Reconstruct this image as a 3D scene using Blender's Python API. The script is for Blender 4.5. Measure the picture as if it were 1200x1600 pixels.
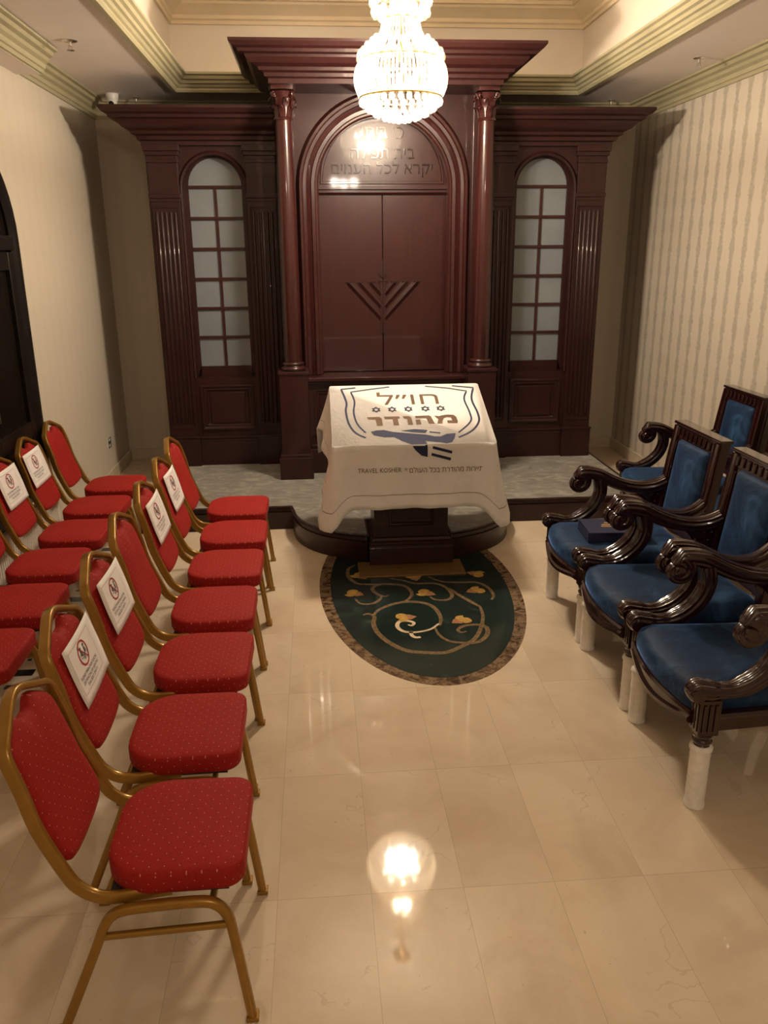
import bpy, bmesh, math, random
from math import sin, cos, pi, radians, sqrt, atan2
from mathutils import Vector, Matrix
from mathutils.geometry import delaunay_2d_cdt

for o in list(bpy.data.objects): bpy.data.objects.remove(o)
scn = bpy.context.scene
COL = scn.collection
random.seed(7)
V = Vector

# ------------------------------------------------------------------ camera
def make_camera():
    F, yaw, pit, rol = 1275.26, radians(4.543), radians(17.852), radians(.451)
    fwd = V((sin(yaw)*cos(pit), cos(yaw)*cos(pit), -sin(pit)))
    right = V((cos(yaw), -sin(yaw), 0)); down = fwd.cross(right)
    r2 = right*cos(rol)+down*sin(rol); d2 = down*cos(rol)-right*sin(rol)
    cd = bpy.data.cameras.new('camera'); cd.sensor_fit = 'VERTICAL'; cd.sensor_height = 24
    cd.lens = F/1600*24; cd.clip_start = .02
    c = bpy.data.objects.new('camera', cd); COL.objects.link(c)
    m = Matrix((( r2.x, -d2.x, -fwd.x, 0), (r2.y, -d2.y, -fwd.y, 0), (r2.z, -d2.z, -fwd.z, 1.89), (0, 0, 0, 1)))
    c.matrix_world = m; scn.camera = c
make_camera()

# ------------------------------------------------------------------ world, lights, exposure
LAMP_COL = (1.0, .865, .71)
CHANDELIER_W = 150      # whole chandelier, shared by its bulbs
HALL_W = 40            # the second chandelier, behind the camera
w = bpy.data.worlds.new('world'); scn.world = w; w.use_nodes = True
w.node_tree.nodes['Background'].inputs[0].default_value = (1, .85, .68, 1)
w.node_tree.nodes['Background'].inputs[1].default_value = .05
scn.view_settings.view_transform = 'Standard'; scn.view_settings.look = 'None'
scn.view_settings.gamma = 1; scn.view_settings.use_curve_mapping = False
scn.view_settings.exposure = .58
scn.cycles.transparent_max_bounces = 24
def lamp(name, loc, power, size, col=LAMP_COL):
    l = bpy.data.lights.new(name, 'POINT'); l.energy = power; l.shadow_soft_size = size; l.color = col
    o = bpy.data.objects.new(name, l); COL.objects.link(o); o.location = loc; return o
for hx, hy in ((.38, -1.2), (.70, -1.2), (.54, -1.45)): lamp('hall_light', (hx, hy, 2.95), HALL_W/3, .07)

# ------------------------------------------------------------------ materials
MAT = {}
def newmat(name):
    m = bpy.data.materials.new(name); m.use_nodes = True
    nt = m.node_tree; return m, nt, nt.nodes['Principled BSDF']
def setp(b, **k):
    for n, v in k.items():
        n = n.replace('_', ' ')
        if isinstance(v, tuple) and len(v) == 3: v = (*v, 1)
        b.inputs[n].default_value = v
def node(nt, t, **k):
    n = nt.nodes.new(t)
    for a, v in k.items(): setattr(n, a, v)
    return n
def mth(nt, op, a, b=None, c=None):
    n = node(nt, 'ShaderNodeMath', operation=op)
    for i, x in enumerate((a, b, c)):
        if x is None: continue
        if isinstance(x, (int, float)): n.inputs[i].default_value = x
        else: nt.links.new(x, n.inputs[i])
    return n.outputs[0]
def mix(nt, f, a, b):
    n = node(nt, 'ShaderNodeMix', data_type='RGBA')
    for i, x in ((0, f), (6, a), (7, b)):
        if isinstance(x, tuple): n.inputs[i].default_value = (*x, 1)[:4]
        elif isinstance(x, (int, float)): n.inputs[i].default_value = x
        else: nt.links.new(x, n.inputs[i])
    return n.outputs[2]
def coords(nt, kind='Object', scale=(1, 1, 1), rot=(0, 0, 0)):
    tc = node(nt, 'ShaderNodeTexCoord'); mp = node(nt, 'ShaderNodeMapping')
    mp.inputs['Scale'].default_value = scale; mp.inputs['Rotation'].default_value = rot
    nt.links.new(tc.outputs[kind], mp.inputs[0]); return mp.outputs[0]
def noise(nt, vec, scale, detail=3, rough=.5, dist=0):
    n = node(nt, 'ShaderNodeTexNoise'); n.inputs['Scale'].default_value = scale
    n.inputs['Detail'].default_value = detail; n.inputs['Roughness'].default_value = rough
    n.inputs['Distortion'].default_value = dist
    nt.links.new(vec, n.inputs['Vector']); return n.outputs['Fac']
def ramp(nt, f, stops):
    n = node(nt, 'ShaderNodeValToRGB'); e = n.color_ramp.elements
    while len(e) < len(stops): e.new(.5)
    for i, (p, c) in enumerate(stops): e[i].position = p; e[i].color = (*c, 1)[:4]
    nt.links.new(f, n.inputs[0]); return n.outputs[0]
def bump(nt, b, h, strength, dist=.002):
    n = node(nt, 'ShaderNodeBump'); n.inputs['Strength'].default_value = strength
    n.inputs['Distance'].default_value = dist
    nt.links.new(h, n.inputs['Height']); nt.links.new(n.outputs[0], b.inputs['Normal'])
def simple(name, col, rough=.5, var=.12, nscale=8, **k):
    m, nt, b = newmat(name); v = coords(nt)
    f = noise(nt, v, nscale)
    c2 = tuple(x*(1-var) for x in col); c1 = tuple(min(1, x*(1+var)) for x in col)
    nt.links.new(ramp(nt, f, [(.3, c2), (.7, c1)]), b.inputs['Base Color'])
    setp(b, Roughness=rough, **k); MAT[name] = m; return m

def wood(name, dark, light, rough, coat=1.0, vert='Z'):
    m, nt, b = newmat(name)
    sc = {'Z': (14, 14, 1.2), 'X': (1.2, 14, 14), 'Y': (14, 1.2, 14)}[vert]
    f = noise(nt, coords(nt, scale=sc), 2.2, 6, .6, .6)
    nt.links.new(ramp(nt, f, [(.3, dark), (.72, light)]), b.inputs['Base Color'])
    setp(b, Roughness=rough, Coat_Weight=coat, Coat_Roughness=.05, Specular_IOR_Level=.3)
    MAT[name] = m
wood('mahogany', (.0215, .0050, .0046), (.034, .0080, .0070), .42, .35)
wood('mahogany_smooth', (.028, .0060, .0054), (.042, .0090, .0078), .32, .6)
wood('chair_wood', (.016, .0032, .0028), (.030, .0055, .0045), .2, .8)
simple('brass_plate', (.23, .13, .035), .55, .15, 20, Metallic=.4)
simple('gold_frame', (.34, .175, .024), .34, .08, 30, Metallic=.55, Coat_Weight=.3, Coat_Roughness=.15)
simple('cornice_paint', (.43, .385, .24), .5, .05, 6)
simple('cornice_cream', (.78, .66, .47), .6, .04, 6)
simple('ceiling_paint', (.88, .80, .75), .8, .03, 2)
simple('coffer_paint', (.80, .72, .62), .8, .03, 2)
simple('baseboard_marble', (.60, .52, .38), .25, .08, 7)
simple('white_wrap', (.82, .78, .72), .6, .08, 40)
simple('paper', (.86, .83, .80), .7, .02, 3)
simple('ink_red', (.42, .03, .05), .6, .05)
simple('ink_black', (.05, .05, .055), .6, .05)
simple('print_navy', (.010, .014, .055), .75, .1, 30)
simple('print_brown', (.12, .060, .024), .75, .15, 30)
simple('hem_thread', (.30, .25, .20), .8, .1, 30)
simple('dark_metal', (.03, .028, .025), .4, .1, 10)
simple('white_plastic', (.8, .78, .74), .35, .03, 10)
simple('chrome', (.7, .66, .6), .2, .05, 10, Metallic=1.0)
simple('navy_cover', (.018, .022, .065), .5, .2, 30)
simple('gold_print', (.45, .28, .10), .5, .1, 30)
simple('door_dark', (.009, .006, .005), .35, .2, 6, Specular_IOR_Level=.3)
simple('door_glass', (.010, .007, .005), .2, .1, 2, Specular_IOR_Level=.2)
simple('black_marble', (.012, .011, .012), .12, .2, 10)
simple('gold_metal', (.75, .48, .16), .25, .05, 10, Metallic=1.0)
simple('inlay_cream', (.72, .55, .36), .12, .1, 20)
simple('inlay_tan', (.19, .125, .065), .12, .45, 60)
simple('inlay_yellow', (.50, .31, .085), .12, .2, 40)
simple('inlay_pink', (.36, .18, .09), .12, .2, 40)

def m_floor():
    m, nt, b = newmat('marble_tiles'); tc = node(nt, 'ShaderNodeTexCoord'); v = tc.outputs['Object']
    sp = node(nt, 'ShaderNodeSeparateXYZ'); nt.links.new(v, sp.inputs[0])
    def grid(out, ph, pitch, wid):
        u = mth(nt, 'DIVIDE', mth(nt, 'SUBTRACT', out, ph), pitch)
        fr = mth(nt, 'FRACT', u); d = mth(nt, 'MINIMUM', fr, mth(nt, 'SUBTRACT', 1, fr))
        return mth(nt, 'FLOOR', u), mth(nt, 'LESS_THAN', d, wid/pitch)
    iy, ly = grid(sp.outputs[1], 3.25-6.1, .61, .0013)
    ix, lx = grid(sp.outputs[0], .113-5.74, .287, .0011)
    cmb = node(nt, 'ShaderNodeCombineXYZ'); nt.links.new(ix, cmb.inputs[0]); nt.links.new(iy, cmb.inputs[1])
    wn = node(nt, 'ShaderNodeTexWhiteNoise', noise_dimensions='3D'); nt.links.new(cmb.outputs[0], wn.inputs[0])
    # every tile its own piece of stone
    off = node(nt, 'ShaderNodeVectorMath', operation='MULTIPLY_ADD')
    nt.links.new(wn.outputs['Color'], off.inputs[0]); off.inputs[1].default_value = (9, 9, 9); nt.links.new(v, off.inputs[2])
    f1 = noise(nt, off.outputs[0], 2.4, 8, .62, .8)
    base = ramp(nt, f1, [(.28, (.60, .475, .335)), (.5, (.69, .57, .42)), (.75, (.75, .64, .49))])
    base = mix(nt, mth(nt, 'MULTIPLY', wn.outputs['Value'], .22), base, (.50, .385, .26))
    vo = node(nt, 'ShaderNodeTexVoronoi', feature='DISTANCE_TO_EDGE'); vo.inputs['Scale'].default_value = 2.1
    wv = node(nt, 'ShaderNodeVectorMath', operation='MULTIPLY_ADD')
    nn = node(nt, 'ShaderNodeTexNoise'); nn.inputs['Scale'].default_value = 5; nn.inputs['Detail'].default_value = 6
    nt.links.new(off.outputs[0], nn.inputs['Vector'])
    nt.links.new(nn.outputs['Color'], wv.inputs[0]); wv.inputs[1].default_value = (.5, .5, .5); nt.links.new(off.outputs[0], wv.inputs[2])
    nt.links.new(wv.outputs[0], vo.inputs['Vector'])
    vein = mth(nt, 'MULTIPLY', mth(nt, 'LESS_THAN', vo.outputs[0], .008), mth(nt, 'GREATER_THAN', f1, .56))
    base = mix(nt, mth(nt, 'MULTIPLY', vein, .22), base, (.33, .22, .13))
    spk = mth(nt, 'MULTIPLY', mth(nt, 'GREATER_THAN', noise(nt, v, 55, 2), .74), .35)
    base = mix(nt, spk, base, (.30, .20, .12))
    line = mth(nt, 'MULTIPLY', mth(nt, 'MAXIMUM', lx, ly), .38)
    base = mix(nt, line, base, (.30, .22, .14))
    nt.links.new(base, b.inputs['Base Color'])
    setp(b, Roughness=.14, Specular_IOR_Level=.5)
    rr = mth(nt, 'MULTIPLY_ADD', noise(nt, v, 3, 3), .05, .018); nt.links.new(rr, b.inputs['Roughness'])
    bump(nt, b, noise(nt, v, 1.6, 2), .05, .01)
    MAT['marble_tiles'] = m
m_floor()

def m_wallpaper(name, axis, contrast):
    m, nt, b = newmat(name); tc = node(nt, 'ShaderNodeTexCoord')
    sp = node(nt, 'ShaderNodeSeparateXYZ'); nt.links.new(tc.outputs['Object'], sp.inputs[0])
    t = sp.outputs[axis]
    fr = mth(nt, 'FRACT', mth(nt, 'DIVIDE', mth(nt, 'ADD', t, 20), .172))
    d = mth(nt, 'ABSOLUTE', mth(nt, 'SUBTRACT', fr, .5))
    wob = noise(nt, coords(nt, scale=(9, 9, 16)), 3, 4, .7)
    # flowering stripe: repeating oval motifs, with noise
    zz = mth(nt, 'FRACT', mth(nt, 'MULTIPLY', sp.outputs[2], 5.6))
    ov = mth(nt, 'ABSOLUTE', mth(nt, 'SUBTRACT', zz, .5))
    wid = mth(nt, 'ADD', mth(nt, 'MULTIPLY_ADD', ov, -.16, .16), mth(nt, 'MULTIPLY_ADD', wob, .26, -.09))
    s = node(nt, 'ShaderNodeMapRange'); s.inputs[1].default_value = .05; s.inputs[2].default_value = -.04
    nt.links.new(mth(nt, 'SUBTRACT', d, wid), s.inputs[0])
    mot = mth(nt, 'MULTIPLY', s.outputs[0], mth(nt, 'MULTIPLY_ADD', wob, .9, .25))
    fine = mth(nt, 'FRACT', mth(nt, 'DIVIDE', mth(nt, 'ADD', t, 20), .043))
    fine = mth(nt, 'MULTIPLY', mth(nt, 'LESS_THAN', fine, .12), .10)
    c = mix(nt, mth(nt, 'MULTIPLY', mth(nt, 'ADD', mot, fine), contrast), (.61, .545, .445), (.34, .30, .24))
    nt.links.new(c, b.inputs['Base Color']); setp(b, Roughness=.55, Specular_IOR_Level=.3)
    MAT[name] = m
m_wallpaper('wallpaper_right', 1, .85)
m_wallpaper('wallpaper_left', 1, .07)
m_wallpaper('wallpaper_back', 0, .12)

def m_fabric(name, axes):
    m, nt, b = newmat(name); tc = node(nt, 'ShaderNodeTexCoord')
    sp = node(nt, 'ShaderNodeSeparateXYZ'); nt.links.new(tc.outputs['Object'], sp.inputs[0])
    a, c = sp.outputs[axes[0]], sp.outputs[axes[1]]
    oth = sp.outputs[3-axes[0]-axes[1]]
    if axes[0] == 0:
        sn = node(nt, 'ShaderNodeSeparateXYZ'); nt.links.new(tc.outputs['Normal'], sn.inputs[0])
        a = mth(nt, 'SUBTRACT', a, mth(nt, 'MULTIPLY', oth, mth(nt, 'GREATER_THAN', mth(nt, 'ABSOLUTE', sn.outputs[0]), .7)))
        c = mth(nt, 'SUBTRACT', c, mth(nt, 'MULTIPLY', oth, mth(nt, 'GREATER_THAN', mth(nt, 'ABSOLUTE', sn.outputs[1]), .7)))
    u = mth(nt, 'MULTIPLY', mth(nt, 'ADD', a, c), 27); v = mth(nt, 'MULTIPLY', mth(nt, 'SUBTRACT', a, c), 27)
    def cell(x):
        fr = mth(nt, 'FRACT', mth(nt, 'ADD', x, 50)); return mth(nt, 'ABSOLUTE', mth(nt, 'SUBTRACT', fr, .5))
    du, dv = cell(u), cell(v)
    dd = mth(nt, 'SQRT', mth(nt, 'ADD', mth(nt, 'MULTIPLY', du, du), mth(nt, 'MULTIPLY', dv, dv)))
    dot = mth(nt, 'LESS_THAN', dd, .058)
    eu = mth(nt, 'MINIMUM', du, dv)
    ln = mth(nt, 'MULTIPLY', mth(nt, 'LESS_THAN', eu, .04), .35)
    weave = noise(nt, tc.outputs['Object'], 260, 2)
    base = ramp(nt, weave, [(.3, (.26, .008, .005)), (.7, (.37, .013, .009))])
    base = mix(nt, ln, base, (.22, .007, .008))
    base = mix(nt, mth(nt, 'MULTIPLY', dot, .75), base, (.75, .30, .20))
    nt.links.new(base, b.inputs['Base Color'])
    setp(b, Roughness=.75, Sheen_Weight=.08, Specular_IOR_Level=.25, Sheen_Roughness=.4, Sheen_Tint=(1, .25, .15))
    bump(nt, b, weave, .3, .001)
    MAT[name] = m
m_fabric('red_fabric_seat', (0, 1)); m_fabric('red_fabric_back', (1, 2))

def m_velvet():
    m, nt, b = newmat('blue_velvet')
    f = noise(nt, coords(nt), 5, 5, .6, 1.2)
    nt.links.new(ramp(nt, f, [(.3, (.004, .012, .036)), (.5, (.010, .032, .082)), (.68, (.032, .088, .19))]), b.inputs['Base Color'])
    setp(b, Roughness=.6, Sheen_Weight=.8, Sheen_Roughness=.3, Sheen_Tint=(.2, .42, 1.0), Specular_IOR_Level=.2)
    bump(nt, b, f, .6, .015); MAT['blue_velvet'] = m
m_velvet()
def m_marble(name, stops, scale, dist, rough=.1):
    m, nt, b = newmat(name); f = noise(nt, coords(nt), scale, 7, .65, dist)
    nt.links.new(ramp(nt, f, stops), b.inputs['Base Color']); setp(b, Roughness=rough); MAT[name] = m
m_marble('green_marble', [(.3, (.008, .016, .013)), (.55, (.013, .026, .021)), (.66, (.024, .040, .032)), (.74, (.06, .085, .07))], 6, 1.5, .16)
m_marble('brown_marble', [(.36, (.035, .016, .010)), (.48, (.14, .085, .045)), (.58, (.27, .185, .105)), (.68, (.06, .028, .018))], 22, 1.0, .12)
def m_carpet():
    m, nt, b = newmat('grey_carpet')
    f = noise(nt, coords(nt, scale=(1.2, 2.0, 1)), 6.5, 6, .62, 1.2); g = noise(nt, coords(nt), 400, 2)
    c = ramp(nt, f, [(.36, (.115, .108, .085)), (.52, (.18, .17, .14)), (.64, (.30, .28, .235))])
    nt.links.new(c, b.inputs['Base Color']); setp(b, Roughness=.95, Sheen_Weight=.4)
    bump(nt, b, g, .5, .003); MAT['grey_carpet'] = m
m_carpet()
def m_cloth():
    m, nt, b = newmat('white_cloth'); v = coords(nt)
    f = noise(nt, v, 5, 6, .6, .8)
    nt.links.new(ramp(nt, f, [(.3, (.74, .71, .68)), (.7, (.82, .79, .76))]), b.inputs['Base Color'])
    setp(b, Roughness=.6, Sheen_Weight=.15); bump(nt, b, f, .5, .012); MAT['white_cloth'] = m
m_cloth()
def m_frost():
    m, nt, b = newmat('frosted_glass'); f = noise(nt, coords(nt), 2.5, 3)
    nt.links.new(ramp(nt, f, [(.3, (.155, .178, .20)), (.7, (.20, .222, .245))]), b.inputs['Base Color'])
    setp(b, Roughness=.35, Coat_Weight=.6, Coat_Roughness=.05); MAT['frosted_glass'] = m
m_frost()
def m_crystal():
    m, nt, b = newmat('crystal'); out = nt.nodes['Material Output']
    nt.nodes.remove(b)
    tr = node(nt, 'ShaderNodeBsdfTransparent'); tr.inputs[0].default_value = (1, .98, .94, 1)
    tl = node(nt, 'ShaderNodeBsdfTranslucent'); tl.inputs[0].default_value = (1, .93, .8, 1)
    gl = node(nt, 'ShaderNodeBsdfGlossy'); gl.inputs['Roughness'].default_value = .05
    f = noise(nt, coords(nt), 60, 2)
    m1 = node(nt, 'ShaderNodeMixShader'); m2 = node(nt, 'ShaderNodeMixShader')
    nt.links.new(mth(nt, 'MULTIPLY_ADD', f, .09, .03), m1.inputs[0])
    nt.links.new(tr.outputs[0], m1.inputs[1]); nt.links.new(tl.outputs[0], m1.inputs[2])
    m2.inputs[0].default_value = .07
    nt.links.new(m1.outputs[0], m2.inputs[1]); nt.links.new(gl.outputs[0], m2.inputs[2])
    nt.links.new(m2.outputs[0], out.inputs[0]); MAT['crystal'] = m
m_crystal()
def m_bulb():
    m, nt, b = newmat('lit_bulb'); setp(b, Base_Color=(1, .9, .7), Emission_Color=(1, .80, .52), Emission_Strength=60.0); MAT['lit_bulb'] = m
m_bulb()

# ------------------------------------------------------------------ mesh helpers
class MB:
    def __init__(s): s.v = []; s.f = []
    def add(s, vs, fs):
        n = len(s.v); s.v += [tuple(x) for x in vs]; s.f += [tuple(i+n for i in f) for f in fs]; return s
    def box(s, x0, x1, y0, y1, z0, z1):
        return s.add([(x, y, z) for z in (z0, z1) for y in (y0, y1) for x in (x0, x1)],
                     [(0, 2, 3, 1), (4, 5, 7, 6), (0, 1, 5, 4), (2, 6, 7, 3), (0, 4, 6, 2), (1, 3, 7, 5)])
    def rings(s, rings, cap=True, closed_path=False, open_ring=False):
        n = len(rings[0]); vs = [p for r in rings for p in r]; fs = []
        m = len(rings)
        for i in range(m if closed_path else m-1):
            a = i*n; b = ((i+1) % m)*n
            for j in range(n-1 if open_ring else n):
                k = (j+1) % n; fs.append((a+j, a+k, b+k, b+j))
        if cap and not closed_path and not open_ring:
            fs.append(tuple(range(n-1, -1, -1))); fs.append(tuple((m-1)*n+j for j in range(n)))
        return s.add(vs, fs)
    def lathe(s, prof, c=(0, 0, 0), n=24, axis='Z', cap=True):
        rr = []
        for r, z in prof:
            ring = []
            for j in range(n):
                a = 2*pi*j/n; x, y = r*cos(a), r*sin(a)
                p = {'Z': (x, y, z), 'Y': (x, z, y), 'X': (z, x, y)}[axis]
                ring.append((p[0]+c[0], p[1]+c[1], p[2]+c[2]))
            rr.append(ring)
        return s.rings(rr, cap)
    def sweep(s, path, deep, sec, sc=None, closed=False):
        """path: 3D points; deep: vector or list, the section's b axis; sec: list of (a,b)"""
        P = [V(p) for p in path]; n = len(P); rr = []
        for i in range(n):
            if closed: t = P[(i+1) % n]-P[i-1]
            else: t = P[min(i+1, n-1)]-P[max(i-1, 0)]
            t.normalize(); d = V(deep[i] if isinstance(deep, list) else deep)
            d = (d - t*d.dot(t)).normalized(); a = t.cross(d)
            k = sc[i] if sc else 1
            ka, kb = k if isinstance(k, tuple) else (k, k)
            rr.append([P[i]+a*(x*ka)+d*(y*kb) for x, y in sec])
        return s.rings(rr, True, closed)
    def prism(s, poly, h0, h1, mp=lambda u, v, h: (u, v, h)):
        n = len(poly)
        return s.add([mp(u, v, h0) for u, v in poly]+[mp(u, v, h1) for u, v in poly],
                     [tuple(range(n-1, -1, -1)), tuple(range(n, 2*n))]+[(i, (i+1) % n, n+(i+1) % n, n+i) for i in range(n)])
    def mould(s, path, prof, closed=False, mp=lambda u, v, h: (u, v, h), sign=1):
        n = len(path); P = [V(p) for p in path]; rr = []
        nr = []
        for i in range(n):
            def nrm(a, b):
                t = (b-a).normalized(); return V((t.y, -t.x))*sign
            if closed: n1, n2 = nrm(P[i-1], P[i]), nrm(P[i], P[(i+1) % n])
            elif i == 0: n1 = n2 = nrm(P[0], P[1])
            elif i == n-1: n1 = n2 = nrm(P[-2], P[-1])
            else: n1, n2 = nrm(P[i-1], P[i]), nrm(P[i], P[i+1])
            k = n1+n2; k = k/ max(k.length_squared/2, 1e-6); nr.append(k)
        for i in range(n):
            rr.append([mp(P[i].x+nr[i].x*o, P[i].y+nr[i].y*o, h) for o, h in prof])
        return s.rings(rr, False, closed, open_ring=True)
    def ball(s, c, r, n=8, m=5, sq=(1, 1, 1)):
        prof = [(r*sin(pi*i/m), -r*cos(pi*i/m)) for i in range(1, m)]
        vs = [(c[0], c[1], c[2]-r*sq[2])]; fs = []
        for rr, z in prof:
            for j in range(n):
                a = 2*pi*j/n; vs.append((c[0]+rr*cos(a)*sq[0], c[1]+rr*sin(a)*sq[1], c[2]+z*sq[2]))
        vs.append((c[0], c[1], c[2]+r*sq[2])); L = len(vs)-1
        for j in range(n):
            k = (j+1) % n; fs.append((0, 1+k, 1+j)); fs.append((L, L-n+j, L-n+k))
            for i in range(m-2): fs.append((1+i*n+j, 1+i*n+k, 1+(i+1)*n+k, 1+(i+1)*n+j))
        return s.add(vs, fs)
    def build(s, name, mat, parent=None, smooth=35, bev=0, flip=True, loc=None):
        me = bpy.data.meshes.new(name)
        vs = s.v
        if loc is not None: vs = [(x-loc[0], y-loc[1], z-loc[2]) for x, y, z in vs]
        me.from_pydata(vs, [], s.f); me.materials.append(MAT[mat] if isinstance(mat, str) else mat)
        if flip:
            bm = bmesh.new(); bm.from_mesh(me); bmesh.ops.recalc_face_normals(bm, faces=bm.faces); bm.to_mesh(me); bm.free()
        if smooth:
            me.shade_smooth(); me.set_sharp_from_angle(angle=radians(smooth))
        o = bpy.data.objects.new(name, me); COL.objects.link(o)
        if loc is not None: o.location = loc
        if parent is not None: o.parent = parent
        if bev:
            b = o.modifiers.new('bevel', 'BEVEL'); b.width = bev; b.segments = 2; b.limit_method = 'ANGLE'; b.angle_limit = radians(40)
        return o
def superell(w, t, n=12, e=.6):
    out = []
    for j in range(n):
        a = 2*pi*(j+.5)/n; c, s_ = cos(a), sin(a)
        out.append((w*abs(c)**e*(1 if c > 0 else -1), t*abs(s_)**e*(1 if s_ > 0 else -1)))
    return out
def ribbed(w, t, n=28, k=7, d=.10):
    out = []
    for j in range(n):
        a = 2*pi*j/n; r = 1+d*cos(k*a); c, s_ = cos(a), sin(a)
        out.append((w*r*abs(c)**.75*(1 if c > 0 else -1), t*r*abs(s_)**.75*(1 if s_ > 0 else -1)))
    return out
def spline(pts, n=6, closed=False):
    P = [V(p) for p in pts]; out = []; L = len(P)
    rng = range(L) if closed else range(L-1)
    for i in rng:
        if closed: p0, p1, p2, p3 = P[i-1], P[i], P[(i+1) % L], P[(i+2) % L]
        else: p0, p1, p2, p3 = P[max(i-1, 0)], P[i], P[i+1], P[min(i+2, L-1)]
        for k in range(n):
            t = k/n
            out.append(.5*((2*p1)+(p2-p0)*t+(2*p0-5*p1+4*p2-p3)*t*t+(3*p1-p0-3*p2+p3)*t**3))
    if not closed: out.append(P[-1])
    return out
def thing(name, label, cat, loc=(0, 0, 0), rz=0, group=None):
    o = bpy.data.objects.new(name, None); COL.objects.link(o); o.location = loc; o.rotation_euler = (0, 0, rz)
    o.empty_display_size = .1; o['label'] = label; o['category'] = cat
    if group: o['group'] = group
    return o
def tag(o, label, cat, group=None):
    o['label'] = label; o['category'] = cat
    if group: o['group'] = group
    return o
def struct(o): o['kind'] = 'structure'; return o
def copy_tree(o, parent=None):
    c = o.copy(); COL.objects.link(c); c.parent = parent
    for ch in list(o.children): copy_tree(ch, c)
    return c
def text_bm(body, u0, u1, v0, v1, bold=0.0):
    """flat lettering fitted to a box in (u,v)"""
    cu = bpy.data.curves.new('lettering', 'FONT'); cu.body = body; cu.offset = bold; cu.resolution_u = 3; cu.fill_mode = 'NONE'
    if '\n' in body: cu.align_x = 'CENTER'
    o = bpy.data.objects.new('lettering', cu); COL.objects.link(o)
    dg = bpy.context.evaluated_depsgraph_get(); me = bpy.data.meshes.new_from_object(o.evaluated_get(dg))
    bpy.data.objects.remove(o); bpy.data.curves.remove(cu)
    xs = [v.co.x for v in me.vertices]; ys = [v.co.y for v in me.vertices]
    x0, x1, y0, y1 = min(xs), max(xs), min(ys), max(ys)
    vs = [(u0+(v.co.x-x0)/(x1-x0)*(u1-u0), v0+(v.co.y-y0)/(y1-y0)*(v1-v0), 0) for v in me.vertices]
    es = [tuple(e.vertices) for e in me.edges]; bpy.data.meshes.remove(me)
    k = 100.0
    V2, _, F2, _, _, _ = delaunay_2d_cdt([V((p[0]*k, p[1]*k)) for p in vs], es, [], 0, 1e-5)
    # keep the triangles the outlines wind around
    dirs = [((min(a, b), max(a, b)) if abs(a-b) == 1 else (max(a, b), min(a, b))) for a, b in es]
    seg = [(vs[a][0]*k, vs[a][1]*k, vs[b][0]*k, vs[b][1]*k) for a, b in dirs]
    keep = []
    for f in F2:
        cx_ = sum(V2[i].x for i in f)/len(f); cy_ = sum(V2[i].y for i in f)/len(f); wn = 0
        for ax, ay, bx, by in seg:
            if (ay <= cy_) != (by <= cy_):
                if ax+(cy_-ay)/(by-ay)*(bx-ax) > cx_: wn += 1 if by > ay else -1
        if wn: keep.append(tuple(f))
    return [(p.x/k, p.y/k, 0) for p in V2], keep
def mapped(vs, fs, name, mat, parent, fn, th=0, cuts=()):
    """place flat (u,v) faces through fn(u,v,h)"""
    bm = bmesh.new(); vv = [bm.verts.new((p[0], p[1], 0)) for p in vs]
    for f in fs:
        try: bm.faces.new([vv[i] for i in f])
        except ValueError: pass
    bm.normal_update(); bmesh.ops.triangulate(bm, faces=bm.faces[:], ngon_method='EAR_CLIP'); bm.normal_update()
    for co, no in cuts:
        bmesh.ops.bisect_plane(bm, geom=bm.verts[:]+bm.edges[:]+bm.faces[:], plane_co=co, plane_no=no)
    bmesh.ops.recalc_face_normals(bm, faces=bm.faces)
    if th:
        top = [tuple(fn(v.co.x, v.co.y, th)) for v in bm.verts]; bot = [tuple(fn(v.co.x, v.co.y, 0)) for v in bm.verts]
        bm.verts.index_update(); n = len(bm.verts)
        faces = [tuple(v.index for v in f.verts) for f in bm.faces]
        side = []
        for e in bm.edges:
            if len(e.link_faces) == 1: a, b = e.verts[0].index, e.verts[1].index; side.append((a, b, b+n, a+n))
        V2, F2 = top+bot, faces+side
    else:
        bm.verts.index_update()
        V2 = [tuple(fn(v.co.x, v.co.y, 0)) for v in bm.verts]; F2 = [tuple(v.index for v in f.verts) for f in bm.faces]
    bm.free()
    mb = MB(); mb.v = V2; mb.f = F2
    return mb.build(name, mat, parent, smooth=0, flip=True)
def band(path, wid, closed=False):
    """flat ribbon along a 2D path -> (verts, faces)"""
    P = [V(p) for p in path]; n = len(P); vs = []; fs = []
    for i in range(n):
        t = (P[(i+1) % n]-P[i-1]) if closed else (P[min(i+1, n-1)]-P[max(i-1, 0)])
        t.normalize(); nn = V((-t.y, t.x)); w_ = wid[i] if isinstance(wid, list) else wid
        vs += [tuple((P[i]+nn*w_/2).to_3d()), tuple((P[i]-nn*w_/2).to_3d())]
    for i in range(n if closed else n-1):
        a, b = 2*i, 2*((i+1) % n); fs.append((a, a+1, b+1, b))
    return vs, fs
def merge(*parts):
    vs, fs = [], []
    for v, f in parts:
        n = len(vs); vs += list(v); fs += [tuple(i+n for i in q) for q in f]
    return vs, fs

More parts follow.
